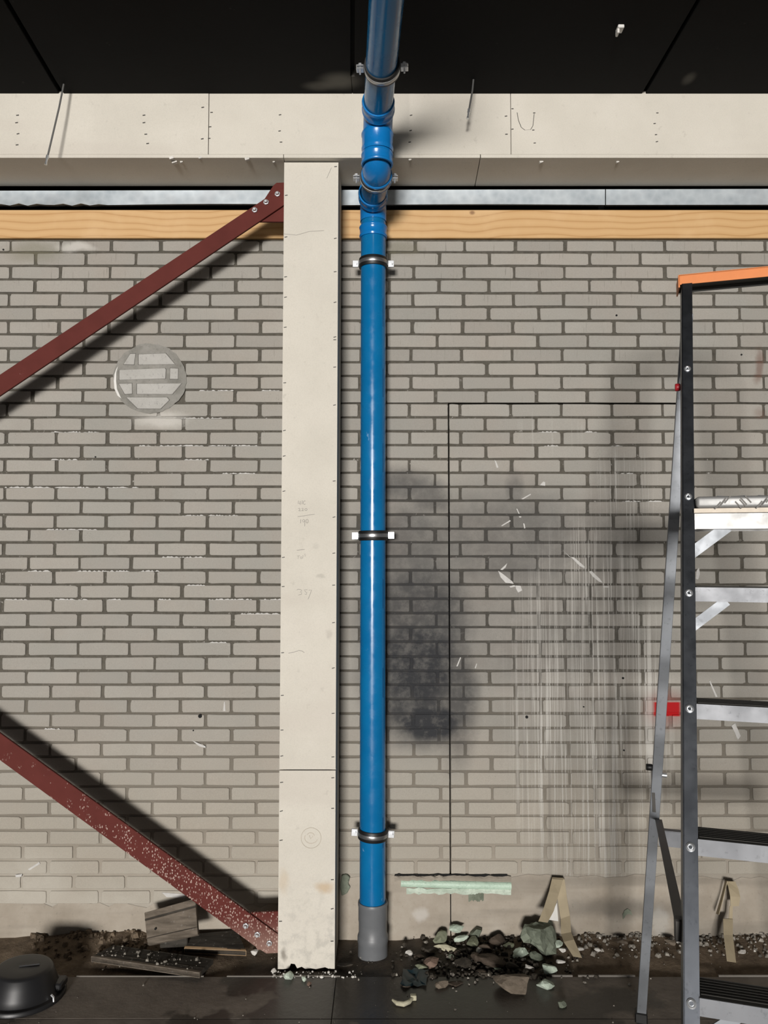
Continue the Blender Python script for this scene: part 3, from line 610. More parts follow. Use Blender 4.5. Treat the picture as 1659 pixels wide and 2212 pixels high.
def pencil(strokes, parent, name='pencil_writing', wpx=1.1, org=(580, 1000), s=4.4222, mat=GRAPH, Y=YCf):
    mb = MB()
    for st in strokes:
        pts = [(org[0] + a/s, org[1] + b/s) for a, b in st]; pr = []
        for i, (a, b) in enumerate(pts):
            a0, b0 = pts[max(i-1, 0)]; a1, b1 = pts[min(i+1, len(pts)-1)]; dx, dy = a1-a0, b1-b0; L = math.hypot(dx, dy) or 1
            nx, ny = -dy/L*wpx/2, dx/L*wpx/2; pr.append((P(a-nx, b-ny, Y - .0005), P(a+nx, b+ny, Y - .0005)))
        mb.ribbon(pr, .0004)
    return mb.build(name, mat, parent)
def oval(cx, cy, rx, ry, n=12, a0=0, a1=2*PI): return [(cx + rx*math.cos(a0 + (a1-a0)*i/n), cy + ry*math.sin(a0 + (a1-a0)*i/n)) for i in range(n+1)]
pencil([[(287, 360), (282, 388), (306, 386)], [(304, 362), (303, 401)], [(322, 358), (320, 396)], [(354, 364), (344, 361), (335, 370), (332, 386), (340, 397), (354, 392)],
        [(285, 438), (294, 432), (301, 438), (296, 448), (287, 456), (308, 456)], [(316, 436), (326, 432), (332, 438), (326, 448), (317, 456), (338, 455)], oval(358, 445, 11, 10),
        [(280, 513), (330, 507), (390, 497), (440, 490)], [(308, 538), (306, 576)], [(346, 545), (332, 540), (324, 552), (332, 566), (345, 556), (347, 546), (346, 606)], oval(369, 556, 11, 19)], ub)
pencil([[(272, 890), (300, 886)], [(288, 888), (281, 916)], oval(312, 906, 8, 9), [(330, 880), (327, 913)], [(340, 872), (352, 870), (346, 880), (354, 886), (346, 894)]], ub, wpx=.8)
pencil([[(270, 1214), (285, 1207), (312, 1212), (318, 1222), (300, 1234), (318, 1240), (314, 1256), (285, 1262)], [(372, 1212), (343, 1212), (352, 1232), (368, 1238), (360, 1258), (346, 1252)], [(384, 1215), (412, 1213), (395, 1260), (378, 1302)]], ub)
pencil([[(190, 1818), (240, 1808), (285, 1795)], [(285, 1790), (320, 1797), (342, 1812)], [(270, 835), (345, 826)]], ub, 'scratch', 1.2)
pencil([[(612, 505), (640, 508), (668, 500), (700, 498)], [(706, 385), (716, 362)]], ub, 'scratch', .8, (0, 0), 1)
pc = P(672, 1810, YCf); 
MB().ring((pc.x, YCf - .0004, pc.z), (0, 1, 0), .0385, .0402, .0014, 40).build('plug_ring', simple('filled_hole_edge', (.40, .355, .29), .8), lb)
pencil([oval(672, 1810, 14, 12, 14, .3, 3.6), oval(671, 1806, 8, 7, 10, 3.5, 6.2), [(668, 1804), (671, 1812), (676, 1806)]], lb, 'plug_swirl', 1.6, (0, 0), 1, simple('filler_paste', (.47, .42, .35), .8))

# ------------------------------------------------------------------ red steel braces
YR = 3.125
def brace(lab, edge_hi, edge_lo, gusset, bolts, end):
    t = thing('steel_brace', lab, 'brace', P(*edge_lo[1], YR), None)
    a0, a1 = P(*edge_hi[0], YR), P(*edge_hi[1], YR); b0, b1 = P(*edge_lo[0], YR), P(*edge_lo[1], YR)
    ex = (a0-a1)*.9; a0 = a0 + ex; b0 = b0 + ex
    pts = [a0, a1] + [P(*e, YR) for e in end] + [b1, b0]
    MB().prism(pts, (0, .012, 0)).build('flat_bar', RED, t, bev=.0012)
    MB().prism([P(*g, YR + .0125) for g in gusset], (0, .012, 0)).build('gusset_plate', RED, t, bev=.001)
    for (px, py) in bolts:
        c = P(px, py, YR); b_ = MB().prism([c + Vector((.0125*math.cos(i*PI/3+.3), -.007, .0125*math.sin(i*PI/3+.3))) for i in range(6)], (0, .008, 0)).build('bolt_nut', ZINC, t, bev=.0015)
        MB().lathe(c, (0, 1, 0), [(-.017, .005), (-.014, .0075), (.002, .0078)], 12, (True, True)).build('bolt_end', ZINC, b_, smooth=True)
    return t
brace('red oxide steel brace rising to the top of the column', [(0, 809), (566, 433)], [(0, 858), (620, 438)],
      [(590, 401), (597, 394.5), (640, 393), (640, 479), (560, 478.5), (545, 470)], [(599.5, 420), (575, 437.5), (550.5, 454.5)], [(602, 408), (630, 402), (630, 431)])
brace('paint-spattered red steel brace running down to the column foot', [(0, 1584), (531, 1968)], [(0, 1640), (553, 2046)],
      [(520, 1985), (540, 1972), (620, 1968), (620, 2052), (556, 2052)], [(531, 1999), (556, 2018), (582, 2036.5)], [(625, 2037), (625, 2058), (575, 2060)])

# ------------------------------------------------------------------ blue drain pipe
RP = .0528; YP = 3.205; xp = P(806, 1100, YP).x
ZA = 1.465 + H; YBp = 2.85; ZCc = 1.635 + H; xb_ = -.028; YU = 1.2
pipe = thing('drain_pipe', 'blue plastic drain pipe dropping from the ceiling to the floor right of the column', 'pipe', (xp, YP, 0))
zg = zof(1958, YP - .05)
MB().tube([(xp - .0012, YP, zg - .03), (xp, YP, ZA - .062)], RP, 48).build('vertical_pipe', PIPE, pipe, smooth=True)
def arc(c, a, b, n=10): # quarter bend about corner c from direction a to direction b
    c, a, b = Vector(c), Vector(a), Vector(b); o = c + a + b
    return [o - b*math.cos(PI/2*i/n) - a*math.sin(PI/2*i/n) for i in range(n+1)]
q = .058
def elbow(c, da, db, r=.0555):
    c = Vector(c); da = Vector(da); db = Vector(db)
    return MB().tube([c + da*1.25] + arc(c, da, db) + [c + db*1.25], r, 40, False).build('elbow', FIT, pipe, smooth=True)
def collar(c, ax, L=.055, r=.0585):
    c = Vector(c); ax = Vector(ax).normalized(); o = MB()
    prof = [(-.5, RP), (-.5, r), (-.42, r + .0025), (-.34, r + .0025), (-.28, r), (.22, r), (.28, r + .0018), (.36, r + .0018), (.42, r), (.5, r), (.5, RP)]
    return MB().lathe(c, ax, [(L*p, v) for p, v in prof], 44).build('socket_collar', FIT, pipe, smooth=True)
cA = (xp, YP, ZA); cB = (xb_, YBp, ZA); cC = (xb_ + .004, YBp, ZCc)
elbow(cA, (0, 0, -q), (0, -q, 0)); elbow(cB, (0, q, 0), (0, 0, q)); elbow(cC, (0, 0, -q), (.004, -q, 0))
collar((xp, YP, ZA - .118), (0, 0, -1), .05, .0575); collar((xp, YP - .095, ZA), (0, -1, 0)); collar((xb_, YBp + .10, ZA), (0, 1, 0), .05)
collar((xb_ + .002, YBp, 1.481 + H), (0, 0, 1), .046, .0588); collar((xb_ + .003, YBp, 1.5455 + H), (0, 0, -1), .078, .0588); collar((xb_ + .007, YBp - .095, ZCc), (0, -1, 0), .06)
MB().tube([(xp, YP - .08, ZA), (xb_, YBp + .08, ZA)], RP, 40).build('short_pipe', PIPE, pipe, smooth=True)
MB().tube([(xb_ + .001, YBp, ZA + .07), (xb_ + .003, YBp, ZCc - .07)], RP, 40).build('short_pipe', PIPE, pipe, smooth=True)
MB().tube([(xb_ + .006, YBp - .08, ZCc), (xb_ + .006 + .05*(YBp-YU), YU, ZCc + .012)], RP, 48).build('upper_pipe', PIPE, pipe, smooth=True)
g = MB().lathe((xp, YP, 0), (0, 0, 1), [(zg - .03, RP + .0004), (zg, RP + .0008), (zg, RP + .0062), (zg - .006, RP + .0078), (zg - .014, RP + .0078), (zg - .02, RP + .006), (zg - .075, RP + .006), (zg - .08, RP + .0045),
              (zg - .125, RP + .0045), (zg - .13, RP + .007), (zg - .138, RP + .0095), (zg - .158, RP + .0095), (zg - .164, RP + .0075), (-.01, RP + .0075)], 48).build('floor_socket', GREYPVC, pipe, smooth=True)
g['label'] = 'grey plastic socket at the foot'
PRN = simple('dark_blue_print', (.004, .035, .11), .5)
for z_ in [zof(v, YP) for v in (650, 800, 960, 1250, 1440, 1760)]:   # worn factory print, too small to read
    a_ = math.radians(-38); e_ = Vector((math.cos(a_), math.sin(a_), 0)); tg = Vector((-math.sin(a_), math.cos(a_), 0))
    MB().ribbon([(Vector((xp, YP, z_ - i*.02)) + e_*(RP + .0003) - tg*(.0009 + .0004*(i % 2)), Vector((xp, YP, z_ - i*.02)) + e_*(RP + .0003) + tg*(.0009 + .0004*((i+1) % 2))) for i in range(7)], .0003).build('print_line', PRN, pipe)

# pipe clamps: rubber lining, metal band, ears with bolts, stand-off
def clamp(lab, c, axis, side, tilt, rod):
    c = Vector(c); ax = Vector(axis).normalized(); sd = Vector(side).normalized()
    rot = Matrix.Rotation(tilt, 3, sd.cross(ax)); ax = rot @ ax; sd = rot @ sd; fw = ax.cross(sd)
    t = thing('pipe_clamp', lab, 'clamp', c, 'pipe clamps along the blue drain pipe')
    MB().lathe(c, ax, [(-.0205, RP + .0002), (-.0205, RP + .006), (-.018, RP + .0078), (.018, RP + .0078), (.0205, RP + .006), (.0205, RP + .0002)], 40).build('rubber_lining', RUBBER, t, smooth=True)
    MB().lathe(c, ax, [(-.0075, RP + .0074), (-.0075, RP + .0092), (-.006, RP + .0098), (.006, RP + .0098), (.0075, RP + .0092), (.0075, RP + .0074)], 40).build('metal_band', BAND, t, smooth=True)
    for sg in (-1, 1):
        e = c + sd*sg*(RP + .0225)
        ear = MB().obox(e, sd*.0125, fw*.0022, ax*.0145).obox(e + fw*.009, sd*.0125, fw*.0022, ax*.0125).build('ear', ZINC, t, bev=.001)
        b_ = MB().tube([e - fw*.014, e + fw*.024], .0032, 10); b_.prism([e - fw*.012 + (sd*math.cos(i*PI/3) + ax*math.sin(i*PI/3))*.0078 for i in range(6)], fw*.008).build('bolt', ZINC, ear)
    if rod: 
        d = (Vector(rod) - c).normalized(); MB().tube([c + d*(RP + .006), rod], .005, 10).build('fixing_rod', ZINC, t, smooth=True)
    return t
for (py, lab, tl) in ((570, 'pipe clamp highest on the upright pipe, just under the timber', .0), (1157, 'pipe clamp halfway up the upright blue pipe', .015), (1800, 'pipe clamp lowest on the upright pipe, near the floor', -.05)):
    z_ = zof(py, YP); clamp(lab, (xp, YP, z_), (0, 0, 1), (1, 0, 0), tl, (xp, YM + .002, z_))
yk = 2.955; clamp('pipe clamp on the blue pipe bend below the beam casing', (xp + (xb_-xp)*(YP-yk)/(YP-YBp), yk, ZA), (0, 1, 0), (1, 0, 0), 0, (xp + (xb_-xp)*(YP-yk)/(YP-YBp), YBm + .02, ZA + .16) and (xp*.3 + xb_*.7, yk, ZC_))
yk = 2.53; xk = xb_ + .006 + .05*(YBp-yk); clamp('pipe clamp on the overhead blue pipe, against the black ceiling', (xk, yk, ZCc + .002), (.05, 1, 0), (1, -.05, 0), 0, (xk, yk, ZC_))

# ------------------------------------------------------------------ green pipe set in the wall
a, b = P(866, 1908, YW), P(1104, 1914, YW)
t = thing('buried_pipe', 'pale green glazed pipe half bedded in a chase low in the wall', 'pipe', (a + b)/2)
MB().tube([a + Vector((0, .004, .001)), a*.5 + b*.5 + Vector((0, .002, 0)), b + Vector((0, .004, 0))], .0165, 16).build('pipe_body', GREENP, t, smooth=True)
def strip_rough(x0, x1, yt, yb, seed, dy, name, mat, th=.006):
    rr = random.Random(seed); n = 26; vs = []; fs = []
    for i in range(n+1):
        px = x0 + (x1-x0)*i/n; y0, y1 = yt + rr.uniform(-2, 2) + (yt*0), yb + rr.uniform(-2.5, 2.5)
        for (py, d) in ((y0, dy), ((y0+y1)/2, dy - th), (y1, dy)): vs.append(P(px, py, YW + d))
    for i in range(n): fs += [(i*3+j, i*3+3+j, i*3+4+j, i*3+1+j) for j in range(2)]
    MB().add(vs, fs).build(name, mat, t)
strip_rough(852, 1104, 1892, 1903, 1, -.006, 'chase_edge', RENDER, .008); strip_rough(852, 1096, 1888.5, 1892.5, 2, -.0062, 'chase_gap', BLACK, .002)
strip_rough(878, 1104, 1919, 1931, 3, -.006, 'plaster_bed', MINT, .005); strip_rough(1012, 1045, 1930, 1946, 5, -.006, 'plaster_bed', GREENG, .003)
t = None
q = [(738, 1892), (748, 1889), (756, 1896), (752, 1910), (757, 1917), (750, 1930), (738, 1936), (734, 1915)]
tag(MB().prism([P(a, b, YW - .012) for a, b in q], (0, .02, 0)).build('mortar_lump', GREENG, bev=.003, org=P(745, 1912, YW)), 'grey-green mortar lump on the wall between column and pipe', 'mortar')

# ------------------------------------------------------------------ step ladder
PSI = math.radians(17); U = Vector((math.cos(PSI), -math.sin(PSI), 0)); V = Vector((math.sin(PSI), math.cos(PSI), 0)); ZZ = Vector((0, 0, 1))
def RL(z): return Vector((.7175 + .1926*(z+.118), 1.8187 + .4533*(z+.118), z + H))      # front face centre of the left front rail
W0 = .355                                                                                 # ladder width at the cap
def RR(z):
    p_ = RL(z); top = RL(.80); flare = (p_ - top).dot(U); c_ = RL(.80).dot(U) + W0; return p_ + U*((c_ - flare) - p_.dot(U) + 0)
def RRr(z): p_ = RL(z); du = RL(.80).dot(U) - p_.dot(U); return p_ + U*(W0 + 2*du)
zf = -H + .03; zt2 = .80
lad = thing('step_ladder', 'tall aluminium step ladder with an orange cap at the right', 'ladder', (RL(zf) + RRr(zf))*.5*Vector((1, 1, 0)) if False else ((RL(zf).x+RRr(zf).x)/2, (RL(zf).y+RRr(zf).y)/2 + .4, 0))
def rail(fn, name, mat, sgn):
    a, b = fn(zf), fn(zt2); d = (b-a).normalized(); dep = U.cross(d).normalized()
    if dep.dot(V) < 0: dep = -dep
    o = MB().obox((a+b)/2 + dep*.0015, U*.0145, dep*.0015, d*((b-a).length/2))
    o.obox((a+b)/2 - U*sgn*.0130 + dep*.034, U*.0015, dep*.034, d*((b-a).length/2))
    o.obox((a+b)/2 + dep*.0665, U*.0145, dep*.0015, d*((b-a).length/2))
    ob = o.build(name, mat, lad); f = MB().obox(a - d*.012 + dep*.034, U*.020, dep*.040, d*.018).build('foot', RUBBER, lad, bev=.004)
    return d, dep, ob
dL, depL, railL = rail(RL, 'front_rail', ALU_D, 1); dR, depR, railR = rail(RRr, 'front_rail', ALU_D, -1)
for z_ in [P(1487, py, 2.0) for py in ()]: pass
def z_on_rail(py):     # height on the left rail seen at image row py
    lo, hi = -1.7, 1.2
    for _ in range(50):
        m_ = (lo+hi)/2; p_ = RL(m_); zc = p_.y*CT + (p_.z-H)*ST; yc = -p_.y*ST + (p_.z-H)*CT
        if IH/2 - FPX*yc/zc > py: lo = m_
        else: hi = m_
    return lo
for py in (797, 1073, 1281, 1531, 1830, 2168):
    for fn, rl in ((RL, railL), (RRr, railR)):
        p_ = fn(z_on_rail(py)); n_ = -depL
        MB().lathe(p_, n_, [(-.001, .0095), (.002, .009), (.0035, .0062), (.0020, .0040), (-.0005, .0030), (-.0008, .0004)], 16).build('rivet', ZINC, rl, smooth=True)
steps = [-.118, -.368, -.618, -.868, -1.118, -1.368]
for i, zb in enumerate(steps):
    a, b = RL(zb + .016) + U*.0145 + depL*.004, RRr(zb + .016) - U*.0145 + depL*.004; c_ = (a+b)/2; hl = (b-a).length/2
    o = MB().obox(c_, U*hl, V*.0014, ZZ*.0165).obox(c_ + V*.074 + ZZ*.004, U*hl, V*.0014, ZZ*.0125).obox(c_ + V*.004 - ZZ*.0155, U*hl, V*.005, ZZ*.0010)
    st = o.build('step', ALU, lad)
    rb_ = MB().obox(c_ + V*.038 + ZZ*.015, U*hl, V*.036, ZZ*.0014)
    for j in range(6): rb_.obox(c_ + V*(.014 + j*.010) + ZZ*.0168, U*(hl - .004), V*.0016, ZZ*.0008)
    rb_.build('tread', TREAD, st)
    if i in (0, 3, 5):
        for (fn, sg) in ((RL, 1), (RRr, -1)):
            p0 = fn(zb - .045) + U*sg*.004 + depL*.055; p1 = fn(zb + .012) + U*sg*.085 + depL*.03; d_ = (p1-p0); n2 = d_.normalized().cross(V).normalized()
            MB().obox((p0+p1)/2, d_/2, V*.0015, n2*.0115).build('knee_brace', ALU_R, st)
# platform
zb = .0525; a, b = RL(.07) + U*.0145 + depL*.004, RRr(.07) - U*.0145 + depL*.004; c_ = (a+b)/2; hl = (b-a).length/2; c_.z = H + .07
pf = MB().obox(c_ + ZZ*.0015, U*hl, V*.0015, ZZ*.019).obox(c_ + V*.26 + ZZ*.0015, U*hl, V*.0015, ZZ*.019).obox(c_ - U*(hl-.002) + V*.13, U*.002, V*.13, ZZ*.018).obox(c_ + U*(hl-.002) + V*.13, U*.002, V*.13, ZZ*.018).build('platform_frame', ALU_B, lad)
pf['label'] = 'bright platform front'
MB().obox(c_ + V*.128 + ZZ*.0275, U*(hl + .001), V*.133, ZZ*.0055).build('wooden_board', simple('plywood_edge', (.62, .55, .46), .75, 0, .2, 60), lad)
pl_ = MB().obox(c_ + V*.127 + ZZ*.048, U*(hl - .004), V*.137, ZZ*.0145).build('tread_plate', ALU_B, lad, bev=.008, smooth=True, seg=3)
bars = MB(); nose = MB()
for j in range(-7, 8):
    for s2 in range(4):
        cb = c_ + U*(j*.046 + (s2 % 2)*.004 - .01) - V*(.0103) + ZZ*(.040 + s2*.0045); tl = .5 if j % 2 else -.5
        if abs((cb - c_).dot(U)) < hl - .02: nose.obox(cb + U*s2*.006, (U*math.cos(.9) + ZZ*math.sin(.9)*(1 if j % 2 else -1))*.011, V*.0012, (ZZ*math.cos(.9) - U*math.sin(.9)*(1 if j % 2 else -1))*.0016)
for j in range(-7, 8):
    for kx in range(7):
        cb = c_ + U*(j*.046 + (kx % 2)*.02) + V*(.012 + kx*.036) + ZZ*.0628
        if abs((cb - c_).dot(U)) < hl - .02: bars.obox(cb, (U*.7 + V*.7*(1 if (j+kx) % 2 else -1))*.012, (V*.7 - U*.7*(1 if (j+kx) % 2 else -1))*.0025, ZZ*.0012)
nose.build('nose_pattern', STEELD, pl_, kind='stuff'); bars.build('tread_bars', ALU_R, pl_, kind='stuff')  # nose bars coloured dark to imitate dark reflections
for (fn, sg) in ((RL, 1), (RRr, -1)):
    p0 = fn(.012) + U*sg*.004 + depL*.055; p1 = fn(.072) + U*sg*.092 + depL*.03; d_ = (p1-p0); n2 = d_.normalized().cross(V).normalized()
    MB().obox((p0+p1)/2, d_/2, V*.0015, n2*.014).build('knee_brace', ALU_R, pf)
# cap: orange inverted channel
a, b = RL(.797), RRr(.797); c_ = (a+b)/2; hl = (b-a).length/2 + .022
cap = MB().obox(c_ - V*.004, U*hl, V*.002, ZZ*.0145).obox(c_ + V*.036 + ZZ*.0135, U*hl, V*.042, ZZ*.002)
for s2 in (-1, 1): cap.obox(c_ + U*s2*hl + V*.037 - ZZ*.004, U*.002, V*.043, ZZ*.0185)
cap.build('cap_channel', ORANGE, lad)
MB().obox(c_ + V*.037 + ZZ*.001, U*(hl - .005), V*.036, ZZ*.004).obox(c_ + V*.076 - ZZ*.001, U*(hl-.003), V*.002, ZZ*.0125).build('cap_liner', simple('dark_cap_inside', (.045, .046, .04), .6), lad)
# rear legs
def RE(z, side):
    f = (.66 - z)/(.66 + 1.60); top = RL(.66) + V*.055; p_ = Vector((.901 + (.893-.901)*f, 2.262 + (2.752-2.262)*f, z + H))
    if side < 0: return p_
    cu = (RL(.8).dot(U) + W0/2); return p_ + U*2*(cu - p_.dot(U))
def bar(a, b, wu, wv, name, mat, parent=None, bev=0):
    d = (b-a).normalized(); dp = U.cross(d).normalized(); return MB().obox((a+b)/2, U*wu, dp*wv, (b-a)/2).build(name, mat, parent or lad, bev=bev)
REAR = {}; ZST = z_on_rail(1998)
for s2 in (-1, 1):
    a, b = RE(-1.605, s2), RE(.70, s2); REAR[s2] = bar(a, b, .0155, .012, 'rear_leg', ALU_R, None, .001); d = (b-a).normalized()
    MB().obox(a - d*.010, U*.021, V*.020, ZZ*.018).build('foot', RUBBER, lad, bev=.004)
    hp = RL(.475) if s2 < 0 else RRr(.475)
    MB().tube([hp + U*s2*.016 + depL*.045, hp + U*s2*.030 + depL*.045], .011, 14).build('hinge_knob', REDPL, lad, bev=.002, smooth=True)
    # folding stay: two flat bars
    e = RE(-.905, s2) - U*s2*.010 - V*.016; f_ = (RL(ZST) if s2 < 0 else RRr(ZST)) + U*s2*.017 + depL*.060
    e2 = RE(-.905, s2) + U*.014 - V*.022
    bar(e2 + ZZ*.02, f_ + ZZ*.01, .0105 if s2 < 0 else .0105, .002, 'folding_stay', STEELD)
    MB().obox(f_ - ZZ*.008, U*.011, V*.012, ZZ*.022).build('stay_bracket', STEELD, lad, bev=.003)
    g0 = RE(-.71, s2) + U*s2*.017 - V*.004; g1 = RE(-.86, s2) + U*s2*.002 - V*.016
    bar(g0, g1, .005, .0015, 'folding_stay', STEELD)
    MB().tube([RE(-.71, s2) + U*s2*.016 - V*.006, RE(-.71, s2) + U*s2*.036 - V*.006], .011, 12).build('stay_knob', RUBBER, lad, bev=.002, smooth=True)
    MB().tube([RE(-.735, s2) - U*s2*.014, RE(-.735, s2) - U*s2*.030], .008, 12).build('stay_bolt', ZINC, lad, smooth=True)
for zc_ in (-.925,):
    a, b = RE(zc_, -1) + U*.015, RE(zc_, 1) - U*.015; MB().obox((a+b)/2, (b-a)/2, V*.012, ZZ*.002).obox((a+b)/2 - V*.0125 - ZZ*.024, (b-a)/2, V*.0015, ZZ*.024).build('rear_crossbar', ALU, lad)

# ------------------------------------------------------------------ floor
nx, ny = 120, 26; vs = []; fs = []; rr = random.Random(4)
from mathutils import noise as mn
def ground(x, y):
    h = -.006 + .010*mn.noise((x*5, y*5, 0)) + .006*mn.noise((x*17, y*17, 3))
    wall = max(0, 1 - (3.33 - y)/.26)
    left = math.exp(-((x + 1.05)/.40)**2); h += wall**1.3*(.012 + .050*left*(.6 + .5*mn.noise((x*9, y*9, 1))))
    h += wall**1.2*.022*(1/(1+math.exp(-(x-.35)*9)))*(.7 + .6*mn.noise((x*11, y*11, 5)))
    return min(h, .075) if y > 3.05 else min(h, .002)
for j in range(ny+1):
    for i in range(nx+1):
        x = -3.2 + 6.4*i/nx; y = 3.0 + .34*j/ny; vs.append((x, y, ground(x, y) if y > 3.02 else -.012))
for j in range(ny):
    for i in range(nx): q = j*(nx+1)+i; fs.append((q, q+1, q+nx+2, q+nx+1))
fl = struct('floor', MB().box(-4.5, 4.5, -16, 3.45, -.15, -.05), SLAB); fl['label'] = 'dark wet concrete floor'
e_ = MB().add(vs, fs).build('earth_strip', DIRT, fl, smooth=True); e_['label'] = 'bare earth along the foot of the wall'
YE = F(400, 2110).y; Y2 = F(400, 2201).y; xs_ = [-3.9, F(722, 2150).x, 3.9]
rows = [(Y2 + .0011, YE), (Y2 - .31, Y2 - .0011), (Y2 - .95, Y2 - .3122), (Y2 - 1.6, Y2 - .9522), (-15.9, Y2 - 1.6022)]
for (y0, y1) in rows:
    for xa, xb2 in zip(xs_, xs_[1:]): MB().box(xa + .001, xb2 - .001, y0, y1, -.05, random.uniform(-.0006, .0005)).build('floor_slab', SLAB, fl, bev=.0012)
rr = random.Random(21); mb = MB(); x = -1.15   # worn metal edging left at the slab edge, broken into pieces
t = thing('edging_strip', 'broken pale edging strip along the slab edge', 'edging', (0, YE, 0))
for (xa, xb2) in ((F(165, 2110).x, F(440, 2110).x), (F(490, 2110).x, F(735, 2110).x), (F(1195, 2117).x, F(1240, 2117).x), (F(1252, 2117).x, F(1376, 2117).x), (F(1555, 2113).x, F(1690, 2113).x)):
    MB().box(xa, xb2, YE - .001, YE + .0045, -.02, .0035 if xa < .5 else .006).build('edging_piece', simple('worn_edging', (.17, .155, .135), .6) if 'worn_edging' not in bpy.data.materials else bpy.data.materials['worn_edging'], t)

# ------------------------------------------------------------------ bucket
bc = F(47, 2152); t = thing('plastic_tub', 'black plastic tub lying upside down on the floor at the left', 'tub', bc)
prof = [(0, .104), (.030, .104), (.086, .107), (.096, .104), (.102, .096), (.112, .070), (.124, .040), (.130, .022), (.132, .020)]
def lathe(prof, c, n=48): return MB().lathe(c, (.04, .03, 1), [(z_, max(r_, .0004)) for r_, z_ in prof], n)
lathe(prof, bc).build('body', BUCKET, t, smooth=True)
lathe([(.132, .020), (.148, .019), (.152, .014), (.152, .005), (.146, .0), (.134, .002)], bc).build('rim', BUCKET, t, smooth=True)
MB().obox(bc + Vector((.020, .014, .1065)), Vector((.034, .008, 0)), Vector((-.002, .006, 0)), (0, 0, .0022)).build('base_rib', BUCKET, t)
h = bc + Vector((.131, -.045, .012)); MB().tube([h + Vector((-.004, 0, .018)), h + Vector((.006, -.004, .012)), h + Vector((.009, -.008, 0)), h + Vector((.004, -.010, -.006))], .004, 10).build('handle_end', ZINC, t, smooth=True)
MB().obox(bc + Vector((.128, .03, .030)), (.016, 0, 0), (0, .034, 0), (0, 0, .014)).build('handle_lug', BUCKET, t, bev=.006, smooth=True)

# ------------------------------------------------------------------ boards lying by the wall
def slab3(tl, tr, br, bl, th):
    n_ = (tr-tl).cross(bl-tl).normalized(); 
    return n_*th
def board(name, lab, corners, th, mat, groove, edge_mat=None, cat='board'):
    a, b, c2, d = [Vector(x) for x in corners]; n_ = (b-a).cross(d-a).normalized()
    if n_.z < 0 and n_.y > 0: n_ = -n_
    if n_.z < -.3: n_ = -n_
    ctr = (a+b+c2+d)/4; t = thing(name, lab, cat, ctr)
    MB().prism([a, b, c2, d], -n_*th).build('board_body', mat, t, bev=.0015)
    for (f0, f1) in groove:
        p0, p1 = a + (d-a)*f0, b + (c2-b)*f0; p2, p3 = b + (c2-b)*f1, a + (d-a)*f1
        MB().prism([p + n_*.0008 for p in (p0, p1, p2, p3)], -n_*.002).build('groove', DARKS, t)
    if edge_mat: MB().prism([d + n_*.0005, c2 + n_*.0005, c2 - (c2-b).normalized()*.012 + n_*.0005, d - (d-a).normalized()*.012 + n_*.0005], -n_*(th + .001)).build('split_edge', edge_mat, t)
    return t
board('floor_board', 'dark tongued board lying flat nearest the slab edge', [F(246, 2041, .034), F(461, 2071, .036), F(431, 2101, .036), F(197, 2066, .034)], .02, WOOD_D, [(.02, .05), (.66, .70)], WOOD_G)
board('floor_board', 'dark board with a split pale edge beside the brace foot', [F(408, 2018, .05), F(512, 2008, .05), F(532, 2054, .034), F(398, 2048, .034)], .022, WOOD_D, [(.15, .19), (.62, .66)], WOOD_L)
A = [P(311.7, 1971.5, 3.20), P(421.6, 1940.6, 3.205), P(427.4, 2018.5, 3.13), P(318.6, 2041.4, 3.125)]
n_ = (A[1]-A[0]).cross(A[3]-A[0]).normalized()
if n_.y > 0: n_ = -n_
t = thing('leaning_board', 'short brown grooved board propped on edge in front of the wall', 'board', (A[2]+A[3])/2)
MB().prism(A, -n_*.02).build('board_body', WOOD_G, t, bev=.0015)
for (f0, f1, mt) in ((.20, .235, WOOD_L), (.235, .262, DARKS), (.79, .81, DARKS)):
    MB().prism([A[0] + (A[3]-A[0])*f0 + n_*.0008, A[1] + (A[2]-A[1])*f0 + n_*.0008, A[1] + (A[2]-A[1])*f1 + n_*.0008, A[0] + (A[3]-A[0])*f1 + n_*.0008], -n_*.002).build('groove', mt if mt != WOOD_L else WOOD_D, t)
disc(335.5, 2007, 2.3, 3.152, t, 'nail_hole', BLACK)
m_ = F(382, 2052, 0); mb = MB()
tag(MB().prism([F(345, 2050, .03), F(405, 2046, .03), F(408, 2030, .03), F(350, 2030, .03)], (0, 0, .045)).build('timber_offcut', WOOD_D, bev=.004, org=F(375, 2040, .03)), 'dark timber offcut under the propped brown board', 'offcut')

# ------------------------------------------------------------------ beige straps
def strap(lab, pairs, loc):
    t = thing('packing_strap', lab, 'strap', loc)
    MB().ribbon([(P(a, b, Y), P(c2, d, Y2_)) for (a, b, Y, c2, d, Y2_) in pairs], .0022).build('strap_band', STRAP, t)
    return t
strap('beige packing strap folded over beside the large mortar lump', [(1163, 1990, 3.16, 1183, 1993, 3.16), (1175, 1960, 3.20, 1196, 1968, 3.20), (1186, 1925, 3.245, 1207, 1931, 3.245), (1192, 1899, 3.282, 1216, 1901, 3.282), (1193, 1895.5, 3.292, 1217, 1897, 3.292),
      (1201, 1899, 3.30, 1219.5, 1900, 3.30), (1204, 1940, 3.295, 1224, 1935, 3.295), (1211, 1985, 3.27, 1231, 1978, 3.27), (1212, 2018, 3.22, 1234, 2014, 3.22), (1218, 2035, 3.17, 1240, 2030, 3.175), (1238, 2066, 3.12, 1257, 2069, 3.11)], P(1210, 2030, 3.2))
MB().prism([P(1186, 1987, 3.25), P(1203, 1950, 3.25), P(1206, 1990, 3.25)], (0, .004, 0)).build('paper_backing', WHITE, bpy.data.objects['packing_strap'])
